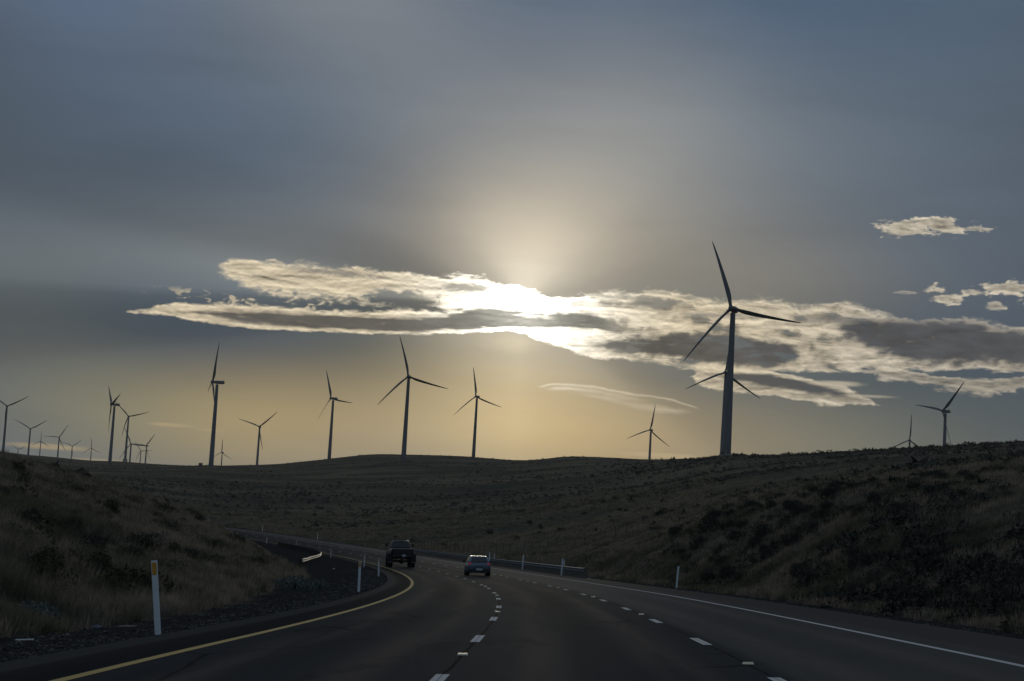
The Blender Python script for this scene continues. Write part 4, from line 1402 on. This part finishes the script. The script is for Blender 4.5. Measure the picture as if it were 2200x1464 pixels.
# the countless farther bushes that dot the plain and fringe the skyline
N = 17000
a_ = gs.uniform(-15.5, 15.5, N * 3); r_ = np.exp(gs.uniform(math.log(170), math.log(3200), N * 3))
x_, y_ = r_ * np.sin(np.radians(a_)), r_ * np.cos(np.radians(a_))
s_, l_, d_ = station(x_, y_)
dens = fbm(x_, y_, 160, 4, 31) + 0.35 * fbm(x_, y_, 30, 3, 37)
fringe = (r_ > 900) & (r_ < 1500) & (a_ > 3)
ok = ((np.abs(d_) > 26) | (r_ > 700)) & ((dens + gs.normal(0, 0.12, len(x_)) > 0.02) | (fringe & (gs.uniform(size=len(x_)) < 0.45)))
x_, y_, r_ = x_[ok][:N], y_[ok][:N], r_[ok][:N]
n = len(x_)
z_ = ground(x_, y_)
sz = np.exp(gs.normal(math.log(0.34), 0.45, n)) * (0.9 + np.clip(r_ / 2500, 0, 0.7)) * np.where((r_ > 900) & (r_ < 1500) & (x_ > 0.05 * y_), 1.5, 1.0)
vv = [shrub_np(1.0, 26, 0.85, 0.30, 4, 900 + k, 0.6) for k in range(8)]
Vs, Fs, base_i = [], [], 0
pick = gs.integers(0, 8, n)
for k in range(8):
    q_ = pick == k
    vk, fk = vv[k]
    c_ = np.stack([x_[q_], y_[q_], z_[q_] - 0.05], -1)
    Vk = c_[:, None] + vk[None] * (sz[q_][:, None] * np.array([[1.3, 1.3, 1.0]]))[:, None]
    Vs.append(Vk.reshape(-1, 3))
    Fs.append((fk[None] + (np.arange(len(c_)) * len(vk))[:, None, None]).reshape(-1, 3) + base_i)
    base_i += len(c_) * len(vk)
V, F = np.concatenate(Vs), np.concatenate(Fs)
far_o = link('far_sagebrush', mesh_np('far_sagebrush', V.reshape(-1, 3), F, foliage('far_sage_leaves', (0.045, 0.046, 0.037), (0.110, 0.109, 0.088), 0.05)))
tag(far_o, 'thousands of small dark sagebrush dots over the plain and along the skyline', 'sagebrush', kind='stuff')

# low irregular scrub that merges into dark patches on the banks
def scrub(name, n, az0, az1, r0, r1, cond, lam, thr, label, seed, s0, mat):
    g = np.random.default_rng(seed)
    a_ = g.uniform(az0, az1, n * 6); r_ = np.exp(g.uniform(math.log(r0), math.log(r1), n * 6))
    x_, y_ = r_ * np.sin(np.radians(a_)), r_ * np.cos(np.radians(a_))
    s_, l_, d_ = station(x_, y_)
    ok = cond(s_, l_, r_, a_) & (fbm(x_, y_, lam, 4, seed) + g.normal(0, 0.1, len(x_)) > thr)
    x_, y_, r_ = x_[ok][:n], y_[ok][:n], r_[ok][:n]
    k = len(x_)
    z_ = ground(x_, y_)
    sz = np.exp(g.normal(math.log(s0), 0.35, k))
    pick = g.integers(0, 6, k)
    Vs, Fs, b0 = [], [], 0
    for q in range(6):
        vk, fk = shrub_np(1.0, 130, 0.8, 0.115, 6, seed * 10 + q, 0.8)
        m_ = pick == q
        c_ = np.stack([x_[m_], y_[m_], z_[m_] - 0.04], -1)
        Vk = c_[:, None] + vk[None] * (sz[m_][:, None] * np.array([[1.25, 1.25, 1.0]]))[:, None]
        Vs.append(Vk.reshape(-1, 3))
        Fs.append((fk[None] + (np.arange(len(c_)) * len(vk))[:, None, None]).reshape(-1, 3) + b0)
        b0 += len(c_) * len(vk)
    o = link(name, mesh_np(name, np.concatenate(Vs), np.concatenate(Fs), mat))
    tag(o, label, 'scrub', kind='stuff')


scrub('bank_scrub', 2100, 4.2, 16.5, 42, 190, lambda s, l, r, a: (l > 11.2) & (l < 14 + 22 * np.clip((16 - a) / 8, 0, 1) + 4), 11, -0.06, 'low dark scrub merging into patches over the lower right bank', 71, 0.34, mat_sage_d)
scrub('hillside_scrub', 900, -16.5, -3.5, 36, 200, lambda s, l, r, a: (l < np.interp(s, [40, 80, 150, 180], [-8.4, -10.6, -13.2, -14.5])) & (l > -55), 9, 0.05, 'low grey-green scrub scattered through the grass of the left hillside', 73, 0.30, mat_sage_o)

# ------------------------------------------------------------------ grass
m_, b = material('dry_grass_blades', 0.9, spec=0.05)
mat_grass = m_
pos = position()
f1 = noise(pos, 0.22, 4, 0.6); f2 = noise(pos, 3.0, 3, 0.7)
tan = mixc(ss(0.3, 0.7, f2), (0.105, 0.090, 0.073), (0.310, 0.268, 0.215))
olive = mixc(ss(0.3, 0.7, f2), (0.060, 0.063, 0.043), (0.150, 0.148, 0.102))
gcol = mixc(ss(0.42, 0.56, f1 + (f2 - 0.5) * 0.2), olive, tan)
put(b.inputs['Base Color'], gcol)
tr = m_.node_tree.nodes.new('ShaderNodeBsdfTranslucent')            # thin dry blades let light through
put(tr.inputs['Color'], gcol)
mxs = m_.node_tree.nodes.new('ShaderNodeMixShader')
mxs.inputs[0].default_value = 0.45
m_.node_tree.links.new(b.outputs[0], mxs.inputs[1])
m_.node_tree.links.new(tr.outputs[0], mxs.inputs[2])
m_.node_tree.links.new(mxs.outputs[0], m_.node_tree.nodes['Material Output'].inputs['Surface'])


def grass(name, n, az0, az1, r0, r1, cond, hmin, hmax, lam, thr, label, seed, blades=6):
    g = np.random.default_rng(seed)
    a_ = g.uniform(az0, az1, n * 3); r_ = np.exp(g.uniform(math.log(r0), math.log(r1), n * 3))
    x_, y_ = r_ * np.sin(np.radians(a_)), r_ * np.cos(np.radians(a_))
    s_, l_, d_ = station(x_, y_)
    f_ = fbm(x_, y_, lam, 3, seed)
    ok = cond(s_, l_, r_) & (f_ + g.normal(0, 0.12, len(x_)) > thr)
    x_, y_, r_, f_ = x_[ok][:n], y_[ok][:n], r_[ok][:n], f_[ok][:n]
    k = len(x_)
    z_ = ground(x_, y_)
    hh = g.uniform(hmin, hmax, k) * (0.75 + np.clip(f_ + 0.3, 0, 1))
    B = blades
    base = np.repeat(np.stack([x_, y_, z_ - 0.03], -1), B, 0)
    rr = np.repeat(r_, B); h_ = np.repeat(hh, B) * g.uniform(0.5, 1.15, k * B)
    ang = g.uniform(0, 6.283, k * B); sp = g.uniform(0, 0.16, k * B) + 0.0006 * rr
    base[:, 0] += sp * np.cos(ang); base[:, 1] += sp * np.sin(ang)
    lean = g.uniform(0.05, 0.55, k * B) * h_
    la_ = ang + g.normal(0, 0.7, k * B)
    tip = base + np.stack([lean * np.cos(la_) + 0.12 * h_, lean * np.sin(la_), h_], -1)
    w = (0.004 + 0.00016 * rr)[:, None] * np.stack([np.cos(ang + 1.57), np.sin(ang + 1.57), 0 * ang], -1)
    V_ = np.stack([base - w, base + w, tip], 1).reshape(-1, 3)
    o = link(name, mesh_np(name, V_, np.arange(len(V_)).reshape(-1, 3), mat_grass))
    tag(o, label, 'grass', kind='stuff')


gl = lambda s, l, r: (l < np.interp(s, [30, 50, 75, 100, 150, 175, 230, 300, 340], [-6.9, -7.2, -8.9, -9.2, -11.2, -13.0, -12.2, -10.0, -8.2])) & (l > -75)
grass('dry_grass', 66000, -16.5, -2.5, 24, 210, gl, 0.20, 0.56, 3.0, -0.26, 'tall dry grass covering the left hillside down to the gravel', 51)
gr_ = lambda s, l, r: (l > 10.9) & (l < 70)
grass('bank_grass', 80000, 2.0, 16.5, 36, 260, gr_, 0.15, 0.42, 4.0, -0.5, 'dry grass in tufts over the steep right bank', 53)
gm_ = lambda s, l, r: (l > 10.9) & (l < 200)
grass('slope_grass', 32000, -9.0, 6.0, 150, 600, gm_, 0.2, 0.5, 14.0, 0.0, 'pale dry grass on the open slope beyond the outer guardrail', 55, 5)

# ------------------------------------------------------------------ loose stones on the shoulders
g = np.random.default_rng(81)
n = 13000
s_ = 18 + 150 * g.uniform(0, 1, n) ** 2.0
l_ = np.where(g.uniform(size=n) < 0.75, -5.15 - np.abs(g.normal(0, 1.3, n)), 9.95 + np.abs(g.normal(0, 0.5, n)))
P_ = rat(s_, l_)
zt = ground(P_[:, 0], P_[:, 1])
ico = bmesh.new(); bmesh.ops.create_icosphere(ico, subdivisions=1, radius=1.0)
ico.verts.ensure_lookup_table()
iv = np.array([v.co[:] for v in ico.verts]); it = np.array([[v.index for v in f.verts] for f in ico.faces]); ico.free()
sz = np.exp(g.normal(math.log(0.0115), 0.45, n)) * (1 + s_ / 110)
V = np.stack([P_[:, 0], P_[:, 1], zt + sz * 0.2], -1)[:, None] + iv[None] * g.uniform(0.6, 1.35, (n, len(iv), 1)) * (sz[:, None] * np.array([[1.1, 1.1, 0.7]]))[:, None]
F = (it[None] + (np.arange(n) * len(iv))[:, None, None]).reshape(-1, 3)
m_, b = material('basalt_stones', 0.9, spec=0.1)
f1 = noise(position(), 3.0, 4, 0.8)
put(b.inputs['Base Color'], mixc(ss(0.38, 0.72, f1), (0.020, 0.020, 0.021), (0.155, 0.150, 0.145)))
tag(link('shoulder_gravel', mesh_np('shoulder_gravel', V.reshape(-1, 3), F, m_)), 'loose dark stones on the gravel shoulders', 'gravel', kind='stuff')

# ------------------------------------------------------------------ wire fence and roadside litter
fe = None
fpts = [(s_, 24 + 6 * math.sin(s_ / 60)) for s_ in np.arange(205, 400, 4.0)]
fb = np.array([rat(s_, l_) for s_, l_ in fpts])
fb[:, 2] = ground(fb[:, 0], fb[:, 1])
fe = empty('wire_fence', Matrix.Translation(Vector([float(v) for v in fb[0]])))
bm = bmesh.new(); bm_loft(bm, [[(0.035 * math.cos(k * 1.57), 0.035 * math.sin(k * 1.57), z) for k in range(4)] for z in (-0.3, 1.35)])
fpm = mesh_bm('post', bm, plain('old_fence_wood', (0.05, 0.045, 0.038), 0.9))
for p in fb:
    link('post', fpm, fe, Matrix.Translation(Vector([float(v) for v in p - fb[0]])))
for h in (0.35, 0.7, 1.05, 1.25):
    bm = bmesh.new()
    bm_loft(bm, [[tuple(p - fb[0] + np.array([0, 0.006 * math.cos(k * 2.09), h + 0.006 * math.sin(k * 2.09)])) for k in range(3)] for p in fb])
    link('wire', mesh_bm('wire', bm, mat_steel), fe)
tag(fe, 'thin wire fence on wooden posts across the slope behind the outer guardrail', 'fence')


def litter(name, label, cat, s_, l_, build, c, rz=0.0):
    bm = bmesh.new(); build(bm)
    x, y, z = rat(s_, l_)
    z = float(ground([x], [y])[0])
    o = link(name, mesh_bm(name, bm, plain(name + '_mat', c, 0.7)), None)
    o.matrix_world = Matrix.Translation((float(x), float(y), z)) @ Matrix.Rotation(rz, 4, 'Z')
    tag(o, label, cat)


def strip_bits(bm):
    bm_loft(bm, [[(x, -0.035, 0.012 + 0.01 * math.sin(x * 9)), (x, 0.035, 0.02 + 0.01 * math.sin(x * 9)), (x, 0.03, 0.03 + 0.01 * math.sin(x * 9)), (x, -0.03, 0.022 + 0.01 * math.sin(x * 9))] for x in (-0.13, -0.07, 0, 0.06, 0.12)])


def stick_bits(bm):
    bm_loft(bm, [[(x, 0.012 * math.cos(k * 1.26) + 0.04 * x * x, 0.03 + 0.05 * x + 0.012 * math.sin(k * 1.26)) for k in range(5)] for x in (-0.16, -0.09, 0, 0.09, 0.16)])


def stone_bits(bm):
    bmesh.ops.create_icosphere(bm, subdivisions=2, radius=0.1)
    for v in bm.verts:
        v.co *= 0.75 + 0.5 * random.random()
        v.co.z = v.co.z * 0.6 + 0.03


litter('litter_strip', 'pale flat strip of litter on the black gravel at lower left', 'litter', 28.5, -6.3, strip_bits, (0.42, 0.42, 0.42), 0.1)
litter('stick', 'pale broken stick on the gravel just left of the nearest post', 'stick', 36.8, -6.55, stick_bits, (0.35, 0.30, 0.25), 0.2)
litter('stone', 'small pale stone on the gravel below the bright guardrail end', 'stone', 171.0, -8.6, stone_bits, (0.45, 0.44, 0.42))
litter('flat_stone', 'bluish flat stone at the gravel edge beside the round grey-green bush', 'stone', 36.0, -6.95, stone_bits, (0.10, 0.11, 0.15))
litter('bag', 'small pale bag lying on the shoulder by the near end of the right guardrail', 'litter', 144.5, 9.65, stone_bits, (0.55, 0.48, 0.38))
#@@END_VEG

# ------------------------------------------------------------------ air
bm = bmesh.new(); bm_box(bm, (0, 0, 400), (18800, 18800, 806))
haze_m = bpy.data.materials.new('evening_haze')
haze_m.use_nodes = True
nt_ = haze_m.node_tree
nt_.nodes.remove(nt_.nodes['Principled BSDF'])
pv = nt_.nodes.new('ShaderNodeVolumePrincipled')
pv.inputs['Color'].default_value = (0.90, 0.92, 0.95, 1)
pv.inputs['Density'].default_value = 0.000014
pv.inputs['Anisotropy'].default_value = 0.45
nt_.links.new(pv.outputs[0], nt_.nodes['Material Output'].inputs['Volume'])
tag(link('haze', mesh_bm('haze', bm, haze_m)), 'faint evening haze between the road and the far ridges', 'haze', kind='stuff')
